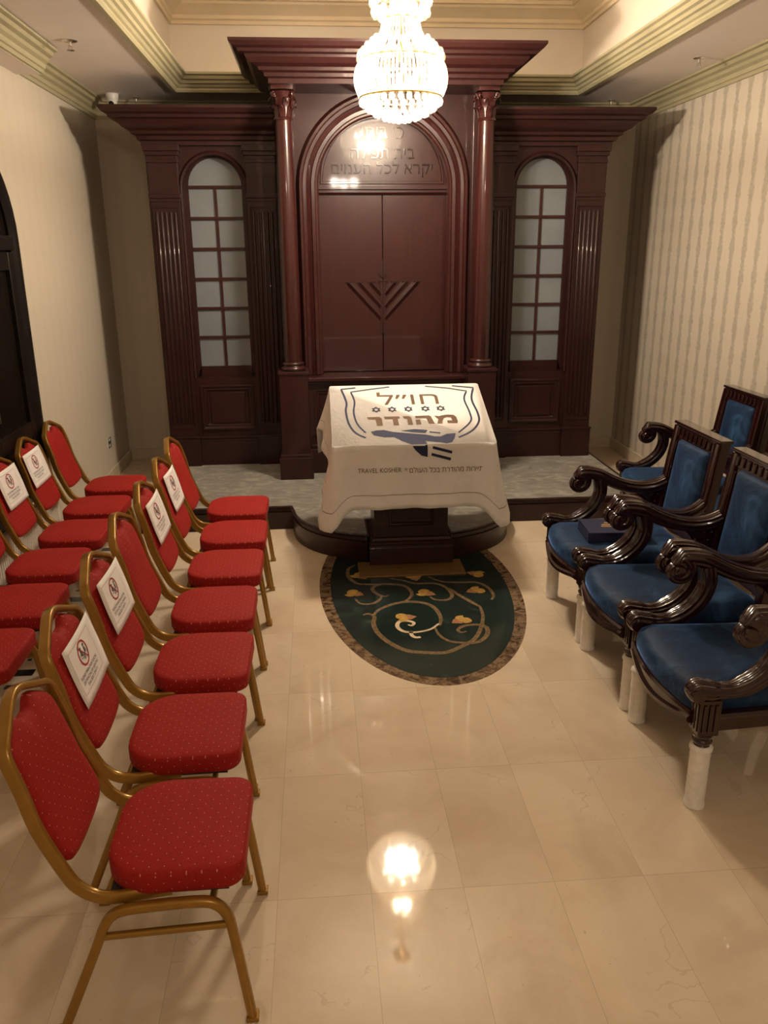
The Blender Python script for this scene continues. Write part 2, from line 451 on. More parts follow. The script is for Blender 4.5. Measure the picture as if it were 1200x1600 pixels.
# ------------------------------------------------------------------ the room
XL, XR, YB, YF = -1.80, 2.88, 7.72, -3.2
SOF, TOP = 3.08, 3.75
C = .54
struct(MB().box(XL-.1, XR+.1, YF-.1, YB+.1, -.12, 0).build('floor', 'marble_tiles', smooth=0))
struct(MB().box(XL-.12, XL, YF, YB, 0, TOP+.1).build('wall_left', 'wallpaper_left', smooth=0))
struct(MB().box(XR, XR+.12, YF, YB, 0, TOP+.1).build('wall_right', 'wallpaper_right', smooth=0))
struct(MB().box(XL-.12, XR+.12, YB, YB+.12, 0, TOP+.1).build('wall_back', 'wallpaper_back', smooth=0))
struct(MB().box(XL-.12, XR+.12, YF-.12, YF, 0, TOP+.1).build('wall_front', 'wallpaper_back', smooth=0))
# ceiling: lowered border round a raised coffer
cx0, cx1, cy0, cy1 = -1.05, 2.20, -2.6, 7.20
b = MB()
b.box(XL, cx0, YF, YB, SOF, SOF+.1).box(cx1, XR, YF, YB, SOF, SOF+.1).box(cx0, cx1, YF, cy0, SOF, SOF+.1).box(cx0, cx1, cy1, YB, SOF, SOF+.1)
struct(b.build('ceiling', 'ceiling_paint', smooth=0))
b = MB(); t = .06
b.box(cx0-t, cx0, cy0, cy1, SOF+.1, TOP).box(cx1, cx1+t, cy0, cy1, SOF+.1, TOP).box(cx0-t, cx1+t, cy0-t, cy0, SOF+.1, TOP).box(cx0-t, cx1+t, cy1, cy1+t, SOF+.1, TOP)
b.box(cx0-t, cx1+t, cy0-t, cy1+t, TOP, TOP+.08)
struct(b.build('ceiling', 'coffer_paint', smooth=0))
prof = [(-.01, SOF-.012), (.012, SOF-.012), (.02, SOF), (.028, SOF+.022), (.04, SOF+.028), (.042, SOF+.044), (.062, SOF+.062), (.080, SOF+.068), (.082, SOF+.084), (.098, SOF+.098), (.104, SOF+.118), (.12, SOF+.125), (.12, SOF+.14), (0, SOF+.14)]
prof = [(-o+.12-.0, h) for o, h in prof]   # widest at the bottom edge of the coffer wall, stepping back upwards
prof = [(.0, SOF-.012), (.02, SOF-.012), (.03, SOF+.004), (.028, SOF+.016), (.042, SOF+.024), (.05, SOF+.04), (.066, SOF+.046), (.072, SOF+.064), (.09, SOF+.072), (.096, SOF+.094), (.112, SOF+.102), (.112, SOF+.118), (0, SOF+.118)]
loop = [(cx0, cy0), (cx1, cy0), (cx1, cy1), (cx0, cy1)]
struct(MB().mould(loop, [(-.012, SOF), (-.012, SOF-.012)]+prof[1:], True, sign=-1).build('trim_1', 'cornice_paint', smooth=25, flip=False))
prof = [(0, 3.54), (.02, 3.54), (.02, 3.565), (.035, 3.575), (.035, 3.60), (.07, 3.63), (.12, 3.655), (.13, 3.67), (.15, 3.675), (.15, 3.70), (.24, 3.72), (.26, 3.75)]
struct(MB().mould(loop, prof, True, sign=-1).build('trim_2', 'cornice_cream', smooth=25))
# cornice where the walls meet the lowered ceiling
wprof = [(0, 2.945), (.014, 2.945), (.02, 2.965), (.03, 2.97), (.034, 2.995), (.055, 3.01), (.06, 3.03), (.085, 3.04), (.09, 3.062), (.115, 3.066), (.115, SOF)]
struct(MB().mould([(XR, YF), (XR, YB), (XL, YB), (XL, 5.8)], wprof, False, sign=-1).build('trim_3', 'cornice_paint', smooth=25))
# boxed-out run above the dark door
struct(MB().box(XL, XL+.15, YF, 5.80, 2.935, SOF).build('trim_4', 'ceiling_paint', smooth=0))
struct(MB().mould([(XL+.15, 5.80), (XL+.15, YF)], [(0, 2.935)]+[(o+.002, h-.005) for o, h in wprof], False, sign=-1).build('trim_5', 'cornice_paint', smooth=25))
struct(MB().mould([(XL, 5.80), (XL+.15, 5.80)], wprof[:3]+[(.02, SOF)], False, sign=-1).build('trim_6', 'cornice_paint', smooth=25))
for nm, x0, x1, y0, y1 in (('baseboard_left', XL, XL+.018, YF, YB), ('baseboard_right', XR-.018, XR, YF, YB), ('baseboard_back', XL, XR, YB-.018, YB)):
    struct(MB().box(x0, x1, y0, y1, 0, .105).build(nm, 'baseboard_marble', smooth=0, bev=.004))

# dark arched double door in the left wall
def arch_pts(c, hw, zs, n=18, rise=None):
    rise = rise or hw
    return [(c+hw*cos(pi*i/n), zs+rise*sin(pi*i/n)) for i in range(n+1)]
yz = lambda x: (lambda u, v, h: (x+h, u, v))
door = struct(bpy.data.objects.new('door_1', None)); COL.objects.link(door); door.location = (XL, 4.48, 0)
DC, DH, DS = 0, .80, 1.96
outer = [(DC+DH, 0)]+arch_pts(DC, DH, DS, 24, .62)+[(DC-DH, 0)]
inner = [(DC+DH-.09, 0)]+arch_pts(DC, DH-.09, DS, 24, .53)+[(DC-DH+.09, 0)]
b = MB(); n = len(outer)
rr = [[(.001, u, v), (.05, u, v), (.055, u*.985, v), (.055, a+(u-a)*.3, c_+(v-c_)*.3), (.03, a, c_), (.005, a, c_)] for (u, v), (a, c_) in zip(outer, inner)]
b.rings(rr, False, False, True); b.build('door_frame', 'door_dark', door)
MB().prism(inner, .004, .014, lambda u, v, h: (h, u, v)).build('door_glass', 'door_glass', door, smooth=0)
MB().box(.012, .045, -DH+.08, DH-.08, DS-.06, DS+.02).build('transom', 'door_dark', door, bev=.004)
for k in (-1, 1):
    d = MB()
    y0, y1 = (0.004, DH-.095) if k > 0 else (-DH+.095, -.004)
    for a, c_ in ((y0, y0+.09), (y1-.09, y1)): d.box(.012, .04, a, c_, .02, DS-.07)
    for a, c_ in ((.02, .26), (.80, .90), (DS-.17, DS-.07)): d.box(.012, .04, y0+.09, y1-.09, a, c_)
    lf = d.build('door_leaf', 'door_dark', door, bev=.003)
    MB().box(.04, .075, k*.05-.01, k*.05+.01, 1.0, 1.14).build('handle', 'dark_metal', lf, bev=.004)

# ------------------------------------------------------------------ carpeted platform with a rounded front
PZ = .17; py = 5.53
def plat_outline(ins=0):
    pts = [(-1.27+ins, 7.70), (-1.27+ins, py+ins), (-.21, py+ins)]
    a, bb, cxx = .755-ins, .70-ins, .55
    N = 28; yl = []
    for i in range(1, N):
        t = pi+pi*i/N; cc, ss = cos(t), sin(t)
        x = cxx+a*abs(cc)**.85*(1 if cc > 0 else -1); y = py+ins-bb*abs(ss)**.85
        yl.append((x, y))
    L = [p for p in yl if p[0] < .278]; Rr = [p for p in yl if p[0] > .817]
    pts += L+[(.278, L[-1][1]-.012), (.278, 5.19), (.817, 5.19), (.817, Rr[0][1]-.012)]+Rr
    pts += [(1.31, py+ins), (2.36-ins, py+ins), (2.36-ins, 7.70)]
    return pts
pl = thing('platform', 'low grey carpeted platform with dark wooden riser and rounded front beneath the carved ark', 'platform', (C, 6.4, 0))
o = MB().mould(plat_outline(), [(.0, .0), (.0, .125), (.010, .130), (.012, .150), (.006, .160), (.002, .168), (-.012, .168)], False, sign=-1).build('riser', 'mahogany', pl, smooth=25, loc=(C, 6.4, 0)); o.location = (0, 0, 0)
o['label'] = 'dark wooden riser'
o = MB().prism(plat_outline(.012), .01, PZ).build('carpet', 'grey_carpet', pl, smooth=0, loc=(C, 6.4, 0)); o.location = (0, 0, 0)
o['label'] = 'mottled grey carpet top'

# ------------------------------------------------------------------ oval stone inlay in the floor
med = thing('floor_medallion', 'oval dark green marble floor inlay with scrolling vines and yellow flowers', 'floor inlay', (.552, 4.45, 0))
def oval(a, bb, n=96):
    return [(a*cos(2*pi*i/n), bb*sin(2*pi*i/n)) for i in range(n)]
MB().prism(oval(.582, 1.195), 0, .0012).build('stone_border', 'brown_marble', med, smooth=0)
MB().prism(oval(.518, 1.125), 0, .0018).build('stone_field', 'green_marble', med, smooth=0)
SC = {'a': ([[0.202, 4.039], [0.234, 4.053], [0.262, 4.009], [0.251, 3.927], [0.268, 3.811], [0.318, 3.698], [0.395, 3.607], [0.487, 3.578], [0.581, 3.569], [0.666, 3.622], [0.749, 3.699], [0.808, 3.826], [0.846, 3.964], [0.854, 4.088]], .024),
 'b': ([[0.258, 4.021], [0.289, 4.093], [0.37, 4.161], [0.47, 4.191], [0.563, 4.155], [0.606, 4.074], [0.616, 3.962], [0.597, 3.87]], .022),
 'd': ([[0.568, 3.849], [0.58, 3.759], [0.619, 3.69], [0.693, 3.662], [0.762, 3.665], [0.82, 3.735], [0.838, 3.823], [0.8, 3.861], [0.727, 3.857], [0.685, 3.815], [0.694, 3.781], [0.725, 3.789]], .02),
 'e': ([[0.171, 4.26], [0.199, 4.191], [0.264, 4.185], [0.311, 4.241], [0.32, 4.286]], .016),
 'e2': ([[0.365, 4.295], [0.336, 4.276], [0.29, 4.33], [0.279, 4.402], [0.328, 4.455], [0.407, 4.447], [0.472, 4.411], [0.5, 4.309], [0.474, 4.23], [0.438, 4.194]], .02),
 'f': ([[0.195, 4.777], [0.151, 4.717], [0.146, 4.592], [0.193, 4.483], [0.271, 4.46], [0.328, 4.455]], .02),
 'g': ([[0.392, 4.537], [0.469, 4.499], [0.533, 4.449], [0.646, 4.437], [0.705, 4.374], [0.726, 4.259], [0.689, 4.196], [0.624, 4.202], [0.597, 4.245]], .018),
 'h': ([[0.626, 4.544], [0.696, 4.462], [0.807, 4.436], [0.898, 4.427], [0.951, 4.349], [0.961, 4.236], [0.936, 4.171]], .018),
 'i': ([[0.725, 4.357], [0.765, 4.256], [0.821, 4.143], [0.854, 4.088]], .02)}
flat = lambda z: (lambda u, v, h: (u-.552, v-4.45, z+h))
for i, (k, (pts, wd)) in enumerate(SC.items()):
    p = [q.to_2d() for q in spline([(x, y, 0) for x, y in pts], 6)]
    n = len(p); ws = [wd*1.25*(.45+.55*sin(pi*min(1, max(0, (j+2)/(n+3))))) for j in range(n)]
    mapped(*band(p, ws), 'vine_scroll', 'inlay_tan', med, flat(.0019+i*.00004))
p = [q.to_2d() for q in spline([(x, y, 0) for x, y in [[0.595, 3.893], [0.54, 3.829], [0.457, 3.804], [0.399, 3.821], [0.374, 3.88], [0.39, 3.937], [0.432, 3.944], [0.465, 3.917], [0.451, 3.884], [0.432, 3.897]]], 6)]
n = len(p); s1 = band(p, [.022*(.5+.5*sin(pi*j/n)) for j in range(n)])
p = [q.to_2d() for q in spline([(x, y, 0) for x, y in [[0.438, 3.817], [0.438, 3.772], [0.455, 3.745], [0.48, 3.747]]], 6)]
mapped(*merge(s1, band(p, .02)), 'light_scroll', 'inlay_cream', med, flat(.0024))
FL = [[0.163, 4.335], [0.573, 4.302], [0.876, 4.314], [0.929, 4.56], [0.421, 3.986], [0.724, 3.928], [0.21, 4.601], [0.539, 4.553]]
FB = [[0.212, 4.31], [0.618, 4.276], [0.821, 4.291], [0.891, 4.579], [0.463, 3.989], [0.69, 3.907], [0.243, 4.558], [0.552, 4.47]]
for (fx, fy), (bx, by) in zip(FL, FB):
    a = atan2(fy-by, fx-bx)
    def rot(u, v, s=1): return (fx+(u*cos(a)-v*sin(a))*s-.552, fy+(u*sin(a)+v*cos(a))*s-4.45, .0026)
    pet = [(-.03, .0), (-.02, .035), (.012, .048), (.05, .035), (.035, .018), (.055, -.005), (.045, -.04), (.01, -.05), (-.02, -.035)]
    pet = [q.to_2d() for q in spline([(x, y, 0) for x, y in pet], 3, True)]
    o = MB().add([rot(u, v*1.3, .8) for u, v in pet], [tuple(range(len(pet)))]).build('inlaid_flower', 'inlay_yellow', med, smooth=0)
    cal = [(-.07, 0), (-.035, .03), (-.012, .03), (-.02, 0), (-.008, -.03), (-.03, -.035)]
    o2 = MB().add([(q[0], q[1], .0028) for q in (rot(u, v) for u, v in cal)], [tuple(range(len(cal)))]).build('inlaid_calyx', 'inlay_pink', o, smooth=0)

# low pale stone skirting behind the chairs of the wall row
m_ = MB().box(XL, XL+.059, 2.6, 5.34, 0, .40).box(XL, XL+.064, 2.6, 5.345, .388, .41)
y = 2.65
while y < 5.3: m_.lathe([(.007, .02), (.007, .37)], (XL+.059, y, 0), 8); y += .03
struct(m_.build('trim_8', 'coffer_paint', smooth=50))

# row of small black marble pieces let into the floor between the chair rows
strip = MB()
for y in (3.53, 4.38, 5.2): strip.box(-1.47, -1.38, y, y+.06, 0, .0012)
for y in (3.41, 4.26, 5.08): strip.box(-1.47, -1.39, y, y+.035, 0, .0012)
for y in (3.68, 3.90, 4.53, 4.75): strip.box(-1.452, -1.432, y, y+.02, 0, .0012)
struct(strip.build('trim_7', 'black_marble', smooth=0))

# ------------------------------------------------------------------ the ark wall (three cabinets)
def arch_plate(mb, x0, x1, z0, z1, c, hw, zb, zs, yf, yb, n=24, rise=None):
    """front plate with arched opening, with reveal"""
    ap = arch_pts(c, hw, zs, n, rise)
    def q(pts): mb.add([(x, yf, z) for x, z in pts], [tuple(range(len(pts)))])
    q([(x0, z0), (c-hw, z0), (c-hw, zs), (x0, zs)]); q([(c+hw, z0), (x1, z0), (x1, zs), (c+hw, zs)])
    if zb > z0: q([(c-hw, z0), (c+hw, z0), (c+hw, zb), (c-hw, zb)])
    q([(x0, zs), (c-hw, zs), (c-hw, z1), (x0, z1)]); q([(c+hw, zs), (x1, zs), (x1, z1), (c+hw, z1)])
    for i in range(n): q([ap[i], ap[i+1], (ap[i+1][0], z1), (ap[i][0], z1)])
    path = [(c+hw, zb)]+ap+[(c-hw, zb)]
    for a, b_ in zip(path[:-1], path[1:]): mb.add([(a[0], yf, a[1]), (b_[0], yf, b_[1]), (b_[0], yb, b_[1]), (a[0], yb, a[1])], [(0, 1, 2, 3)])
    mb.add([(c-hw, yf, zb), (c+hw, yf, zb), (c+hw, yb, zb), (c-hw, yb, zb)], [(0, 1, 2, 3)])
    return mb
def rel(mb, root, name, mat, **k):
    """build a mesh given in world space as a child of root"""
    L = root.location
    par = root
    while par.parent: par = par.parent; L = L+par.location
    mb.v = [(x-L[0], y-L[1], z-L[2]) for x, y, z in mb.v]
    return mb.build(name, mat, root, **k)
def frame_mould(x0, x1, z0, z1, y, w_=.03, d=.014):
    """picture-frame moulding on a front face at depth y"""
    return MB().mould([(x0, z0), (x1, z0), (x1, z1), (x0, z1)], [(0, 0), (0, d), (-w_*.3, d), (-w_*.45, d*.5), (-w_*.8, d*.6), (-w_, 0)], True, lambda u, v, h: (u, y-h, v), sign=1)

def side_cabinet(s, label):
    cxx = C+s*1.285; FY = 6.78
    root = thing('side_cabinet', label, 'cabinet', (cxx, 7.2, PZ))
    lo, hi = sorted((C+s*.802, C+s*1.78))
    rel(MB().box(lo, hi, 6.90, 7.66, PZ, 2.87), root, 'carcass', 'mahogany', smooth=0)
    m = arch_plate(MB(), lo, hi, PZ, 2.66, cxx, .238, .90, 2.34, FY, 6.90)
    m.box(lo, lo+.001, FY, 6.9, PZ, 2.66).box(hi-.001, hi, FY, 6.9, PZ, 2.66)
    rel(m, root, 'front_panel', 'mahogany', smooth=0, flip=False)
    # bead round the arched opening
    path = [(cxx+.238, .90)]+arch_pts(cxx, .238, 2.34)+[(cxx-.238, .90)]
    rel(MB().mould(path, [(0, 0), (0, .012), (.014, .016), (.026, .008), (.03, 0)], False, lambda u, v, h: (u, FY-h, v), sign=1), root, 'arch_trim', 'mahogany', smooth=40)
    # glazed door leaf
    gy = 6.86
    m = MB(); outer = [(cxx+.238, .90)]+arch_pts(cxx, .238, 2.34)+[(cxx-.238, .90)]
    inner = [(cxx+.203, .985)]+arch_pts(cxx, .203, 2.36)+[(cxx-.203, .985)]
    rr = [[(u, gy+.02, v), (u, gy-.015, v), (a, gy-.015, c_), (a, gy+.02, c_)] for (u, v), (a, c_) in zip(outer, inner)]
    m.rings(rr, False, False, True); m.box(cxx-.203, cxx+.203, gy-.015, gy+.02, .90, .985)
    dl = rel(m, root, 'door', 'mahogany', smooth=30)
    m = MB(); m.box(cxx-.011, cxx+.011, gy-.012, gy+.012, .985, 2.36)
    for k in range(7):
        z = .99+k*(2.355-.99)/6
        if k: m.box(cxx-.203, cxx+.203, gy-.013, gy+.012, z-.012, z+.012)
    rel(m, dl, 'glazing_bars', 'mahogany_smooth', bev=.003, smooth=0)
    ip = [(cxx+.207, .98)]+arch_pts(cxx, .207, 2.36)+[(cxx-.207, .98)]
    rel(MB().prism(ip, gy+.002, gy+.008, lambda u, v, h: (u, h, v)), dl, 'glass_pane', 'frosted_glass', smooth=0)['label'] = 'frosted grey panes'
    # lower panel
    m = frame_mould(cxx-.215, cxx+.215, .47, .84, FY, .05, .02); m.box(cxx-.14, cxx+.14, FY-.012, FY+.01, .53, .78)
    rel(m, root, 'lower_panel', 'mahogany', smooth=30, bev=.003)
    # pilasters
    for off in (.925, 1.655):
        px = C+s*off; h = .112
        m = MB().box(px-h, px+h, FY-.03, FY, .42, 2.62)
        m.box(px-h-.008, px+h+.008, FY-.042, FY, 2.27, 2.30).box(px-h-.004, px+h+.004, FY-.036, FY, 2.245, 2.27)
        m.box(px-h-.006, px+h+.006, FY-.04, FY, 2.52, 2.545).box(px-h-.014, px+h+.014, FY-.05, FY, 2.57, 2.60).box(px-h-.022, px+h+.022, FY-.062, FY, 2.60, 2.645)
        pil = rel(m, root, 'pilaster', 'mahogany', bev=.003, smooth=0)
        m = MB()
        for k in range(5):
            fx = px-.07+k*.035
            m.lathe([(.001, .52), (.012, .535), (.012, 2.165), (.001, 2.18)], (fx, FY-.030, 0), 8)
        m.add([(px-.092, FY-.0305, .50), (px+.092, FY-.0305, .50), (px+.092, FY-.0305, 2.2), (px-.092, FY-.0305, 2.2)], [(0, 1, 2, 3)])
        fm = frame_mould(px-.098, px+.098, .49, 2.21, FY-.03, .014, .008); m.add(fm.v, fm.f)
        rel(m, pil, 'fluting', 'mahogany', smooth=40)
    # plinth
    m = MB().box(lo-.0, hi, FY-.02, FY+.01, PZ, .40)
    m.box(lo, hi, FY-.03, FY+.01, .40, .415).box(lo, hi, FY-.024, FY+.01, .375, .385)
    for off in (.925, 1.655):
        px = C+s*off; m.box(px-.125, px+.125, FY-.05, FY, PZ, .41).box(px-.13, px+.13, FY-.058, FY, .41, .425)
    rel(m, root, 'plinth', 'mahogany', smooth=0, bev=.004)
    cp = [(0, 2.64), (.018, 2.64), (.018, 2.668), (.04, 2.675), (.046, 2.70), (.075, 2.712), (.08, 2.732), (.125, 2.752), (.155, 2.785), (.16, 2.80), (.20, 2.806), (.205, 2.826), (.235, 2.838), (.255, 2.862), (.255, 2.88), (0, 2.88)]
    if s < 0: path = [(C-1.78, 7.66), (C-1.78, FY-.02), (C-.80, FY-.02)]
    else: path = [(C+.80, FY-.02), (C+1.78, FY-.02), (C+1.78, 7.66)]
    rel(MB().mould(path, cp, False, sign=1), root, 'cornice', 'mahogany', smooth=25)
    return root
side_cabinet(-1, 'dark wooden side cabinet with arched frosted glass door, left of the tall ark')
side_cabinet(1, 'dark wooden side cabinet with arched frosted glass door, right of the tall ark')

ark = thing('torah_ark', 'tall central mahogany ark with columns, round arch, carved menorah doors and Hebrew inscription', 'ark', (C, 7.0, PZ))
AY = 6.60
m = MB().box(C-.80, C+.80, 6.80, 7.66, PZ, 2.97)
m.box(C-.80, C+.80, 6.6, 7.16, 2.97, 3.16).box(C-.80, C-.785, AY, 6.80, PZ, 2.97).box(C+.785, C+.80, AY, 6.80, PZ, 2.97)
rel(m, ark, 'carcass', 'mahogany', smooth=0)
m = arch_plate(MB(), C-.80, C+.80, .93, 3.0, C, .515, .93, 2.335, AY, 6.80, 40)
rel(m, ark, 'front_panel', 'mahogany', smooth=0, flip=False)
path = [(C+.515, .94)]+arch_pts(C, .515, 2.335, 40)+[(C-.515, .94)]
ap = [(-.025, -.06), (-.025, .0), (-.012, .012), (0, .012), (.006, .03), (.03, .034), (.036, .018), (.062, .012), (.07, .03), (.092, .036), (.10, .05), (.118, .05), (.125, .03), (.14, .012), (.145, 0)]
rel(MB().mould(path, ap, False, lambda u, v, h: (u, AY-h, v), sign=1), ark, 'arch_moulding', 'mahogany_smooth', smooth=30)
# tympanum with raised lettering
ty = 6.715
hd = [(C+.52, 2.335)]+arch_pts(C, .52, 2.335, 36)+[(C-.52, 2.335)]
ty_o = rel(MB().prism(hd[1:-1], ty, 6.80, lambda u, v, h: (u, h, v)), ark, 'tympanum', 'mahogany_smooth', smooth=0)
m = MB().mould(arch_pts(C, .455, 2.385, 36)+[], [(0, 0), (.004, .014), (.018, .014), (.024, 0)], True, lambda u, v, h: (u, ty-h, v), sign=1)
rel(m, ty_o, 'bead_border', 'mahogany_smooth', smooth=40)
fn = lambda u, v, h: (u-C, ty-7.0-h, v-PZ)
for body, u0, u1, v0, v1 in (('יתיב יכ', -.155, .165, 2.685, 2.765), ('הליפת תיב', -.235, .245, 2.545, 2.635), ('םימעה לכל ארקי', -.385, .385, 2.415, 2.525)):
    vs, fs = text_bm(body, C+u0, C+u1, v0, v1)
    mapped(vs, fs, 'inscription', 'chair_wood', ty_o, fn, .012)  # same wood as the panel; darker colour stands in for shade on the relief
rel(MB().mould([(C-.515, 2.335), (C+.515, 2.335)], [(.045, 0), (.045, .02), (.03, .035), (.012, .035), (.008, .055), (-.018, .055), (-.022, .03), (-.035, .03), (-.04, 0)], False, lambda u, v, h: (u, 6.74-h, v), sign=1), ark, 'transom', 'mahogany_smooth', smooth=30)
# two doors, each with its half of a carved menorah
dy = 6.735
for k in (-1, 1):
    x0, x1 = sorted((C+k*.0025, C+k*.515))
    d = rel(MB().box(x0, x1, dy, dy+.03, .94, 2.30), ark, 'door', 'mahogany_smooth', smooth=0, bev=.003)
    m = MB()
    MZ = 1.64
    def bar(p, q, wd, dd):
        p, q = V(p), V(q); t = (q-p).normalized(); nn = V((-t.y, t.x))*wd/2
        m.add([(p.x+nn.x, dy, p.y+nn.y), (q.x+nn.x, dy, q.y+nn.y), (q.x-nn.x, dy, q.y-nn.y), (p.x-nn.x, dy, p.y-nn.y), (p.x, dy-dd, p.y), (q.x, dy-dd, q.y)],
              [(0, 1, 5, 4), (3, 4, 5, 2), (0, 4, 3), (1, 2, 5)])
    for j, off in enumerate((.27, .18, .09)):
        bar((C+k*off, MZ), (C+k*.006, MZ-off*1.05), .052, .016)
        m.box(*sorted((C+k*(off-.028), C+k*(off+.028))), dy-.014, dy, MZ, MZ+.012)
    m.box(*sorted((C+k*.001, C+k*.02)), dy-.012, dy, MZ-.40, MZ+.0)
    fl = [(0, .0), (.028, .03), (.032, .06), (.018, .10), (.0, .15)]
    m.prism([(C+k*(u+.001), MZ+.03+v) for u, v in fl], dy-.014, dy, lambda u, v, h: (u, h, v))
    m.box(*sorted((C+k*.001, C+k*.035)), dy-.014, dy, MZ+.005, MZ+.02)
    rel(m, d, 'carved_menorah', 'mahogany', smooth=0)['label'] = 'carved half of the menorah relief'
# pilaster strips behind the columns
for k in (-1, 1):
    x0, x1 = sorted((C+k*.668, C+k*.795)); rel(MB().box(x0, x1, AY-.03, AY, .94, 2.97), ark, 'pilaster', 'mahogany', smooth=0, bev=.008)
# dado with ledge between the pedestals
m = MB().box(C-.62, C+.62, 6.45, 6.80, PZ, .90)
rel(m, ark, 'dado', 'mahogany', smooth=0)
for k in (-1, 0, 1): rel(frame_mould(C+k*.4-.17, C+k*.4+.17, .47, .84, 6.45, .04, .016), ark, 'dado_panel', 'mahogany', smooth=30)
m = MB().box(C-.63, C+.63, 6.41, 6.80, .905, .935).box(C-.62, C+.62, 6.43, 6.5, .88, .905)
rel(m, ark, 'ledge', 'mahogany_smooth', smooth=0, bev=.006)
rel(MB().box(C-.61, C+.61, 6.40, 6.46, PZ, .37).box(C-.61, C+.61, 6.42, 6.46, .37, .40), ark, 'plinth', 'mahogany', smooth=0, bev=.006)
def spiral(c, r0, r1, turns, a0, n, mapf):
    return [mapf(c[0]+(r0+(r1-r0)*i/n)*cos(a0+2*pi*turns*i/n), c[1]+(r0+(r1-r0)*i/n)*sin(a0+2*pi*turns*i/n)) for i in range(n+1)]
for k in (-1, 1):
    px, pyy = C+k*.725, 6.35
    m = MB().box(px-.11, px+.11, pyy-.11, pyy+.11, .36, 1.0)
    m.box(px-.13, px+.13, pyy-.13, pyy+.11, PZ, .345).box(px-.122, px+.122, pyy-.122, pyy+.11, .345, .37).box(px-.118, px+.118, pyy-.118, pyy+.11, .985, 1.01)
    rel(m, ark, 'pedestal', 'mahogany', smooth=0, bev=.005)
    col = rel(MB().lathe([(.066, 1.05), (.069, 1.08), (.069, 1.5), (.066, 2.1), (.058, 2.74), (.058, 2.77)], (px, pyy, 0), 40), ark, 'column', 'mahogany_smooth', smooth=50)
    rel(MB().lathe([(.09, 1.01), (.094, 1.016), (.095, 1.028), (.088, 1.038), (.078, 1.042), (.076, 1.048), (.082, 1.054), (.083, 1.064), (.076, 1.072), (.066, 1.076)], (px, pyy, 0), 40), col, 'column_base', 'mahogany_smooth', smooth=50)
    m = MB().lathe([(.066, 2.755), (.070, 2.762), (.066, 2.772), (.056, 2.778), (.056, 2.84), (.066, 2.90), (.085, 2.935)], (px, pyy, 0), 28)
    m.prism([(px+.105*cos(a)*(1 if i % 2 == 0 else .88), pyy+.105*sin(a)*(1 if i % 2 == 0 else .88)) for i, a in enumerate([pi/4+pi/4*j for j in range(8)])], 2.945, 2.97)
    for tier, (zb, h, nn, ph, ro) in enumerate(((2.775, .07, 8, 0, .060), (2.80, .095, 8, pi/8, .062))):
        for j in range(nn):
            a = 2*pi*j/nn+ph; ca, sa = cos(a), sin(a)
            pr_ = [(ro, 0), (ro+.004, h*.4), (ro+.012, h*.8), (ro+.03, h), (ro+.038, h*.9), (ro+.036, h*.78)]
            rr = []
            for q, (r_, z_) in enumerate(pr_):
                wd = (.019, .022, .02, .016, .012, .006)[q]
                rr.append([(px+r_*ca-sa*u, pyy+r_*sa+ca*u, zb+z_+dz) for u, dz in ((-wd, 0), (-wd*.4, .003), (0, -.003), (wd*.4, .003), (wd, 0), (0, -.008))])
            m.rings(rr)
    for j in range(4):
        a = pi/4+pi/2*j; ca, sa = cos(a), sin(a)
        sp_ = spiral((.088, 2.918), .024, .004, 1.5, pi*.7, 16, lambda r_, z_: (px+r_*ca, pyy+r_*sa, z_))
        m.sweep(sp_, (-sa, ca, 0), superell(.006, .011, 8))
    rel(m, col, 'capital', 'mahogany_smooth', smooth=50)
cp = [(-.01, 2.97), (.012, 2.97), (.012, 3.0), (.035, 3.008), (.04, 3.03), (.07, 3.04), (.075, 3.06), (.12, 3.075), (.15, 3.105), (.155, 3.12), (.195, 3.126), (.2, 3.145), (.23, 3.155), (.25, 3.178), (.25, 3.195), (-.02, 3.195)]
m = MB().mould([(C-.80, 7.16), (C-.80, 6.23), (C+.80, 6.23), (C+.80, 7.16)], cp, False, sign=1)
rel(m, ark, 'cornice', 'mahogany', smooth=25)
rel(MB().box(C-.799, C+.799, 6.235, 6.81, 2.9705, 3.19), ark, 'entablature', 'mahogany', smooth=0)

# ------------------------------------------------------------------ reading desk and its cloth
desk = thing('reading_desk', 'dark wooden pedestal reading desk with slanted top under the white cloth, before the platform', 'lectern', (.5475, 4.95, 0))
LX = .5475
rel(MB().box(.212, .862, 4.56, 4.80, 0, .012), desk, 'base_plate', 'brass_plate', smooth=0, bev=.003)['label'] = 'dull brass base plate'
m = MB().box(LX-.262, LX+.262, 4.74, 5.16, .012, .125)
rel(m, desk, 'plinth', 'mahogany', smooth=0, bev=.004)
m = MB().mould([(LX-.23, 4.77), (LX+.23, 4.77), (LX+.23, 5.13), (LX-.23, 5.13)], [(.034, .125), (.034, .138), (.024, .142), (.026, .158), (.014, .163), (.012, .180), (.0, .186), (-.02, .186)], True, sign=1)
rel(m, desk, 'base_moulding', 'mahogany_smooth', smooth=25)
rel(MB().box(LX-.23, LX+.23, 4.77, 5.13, .18, .80), desk, 'pedestal', 'mahogany', smooth=0, bev=.003)
m = frame_mould(LX-.15, LX+.15, .25, .68, 4.77, .03, .012)
rel(m, desk, 'front_panel', 'mahogany', smooth=30)
TH = atan2(.24, .62); cT, sT = cos(TH), sin(TH)
def topz(y): return .812+(y-4.585)*sT/cT
m = MB()
m.add([(x, y, topz(y)+dz) for dz in (-.035, 0) for y in (4.585, 5.205) for x in (.078, 1.018)], [(0, 2, 3, 1), (4, 5, 7, 6), (0, 1, 5, 4), (2, 6, 7, 3), (0, 4, 6, 2), (1, 3, 7, 5)])
rel(m, desk, 'slanted_top', 'mahogany', smooth=0, bev=.004)
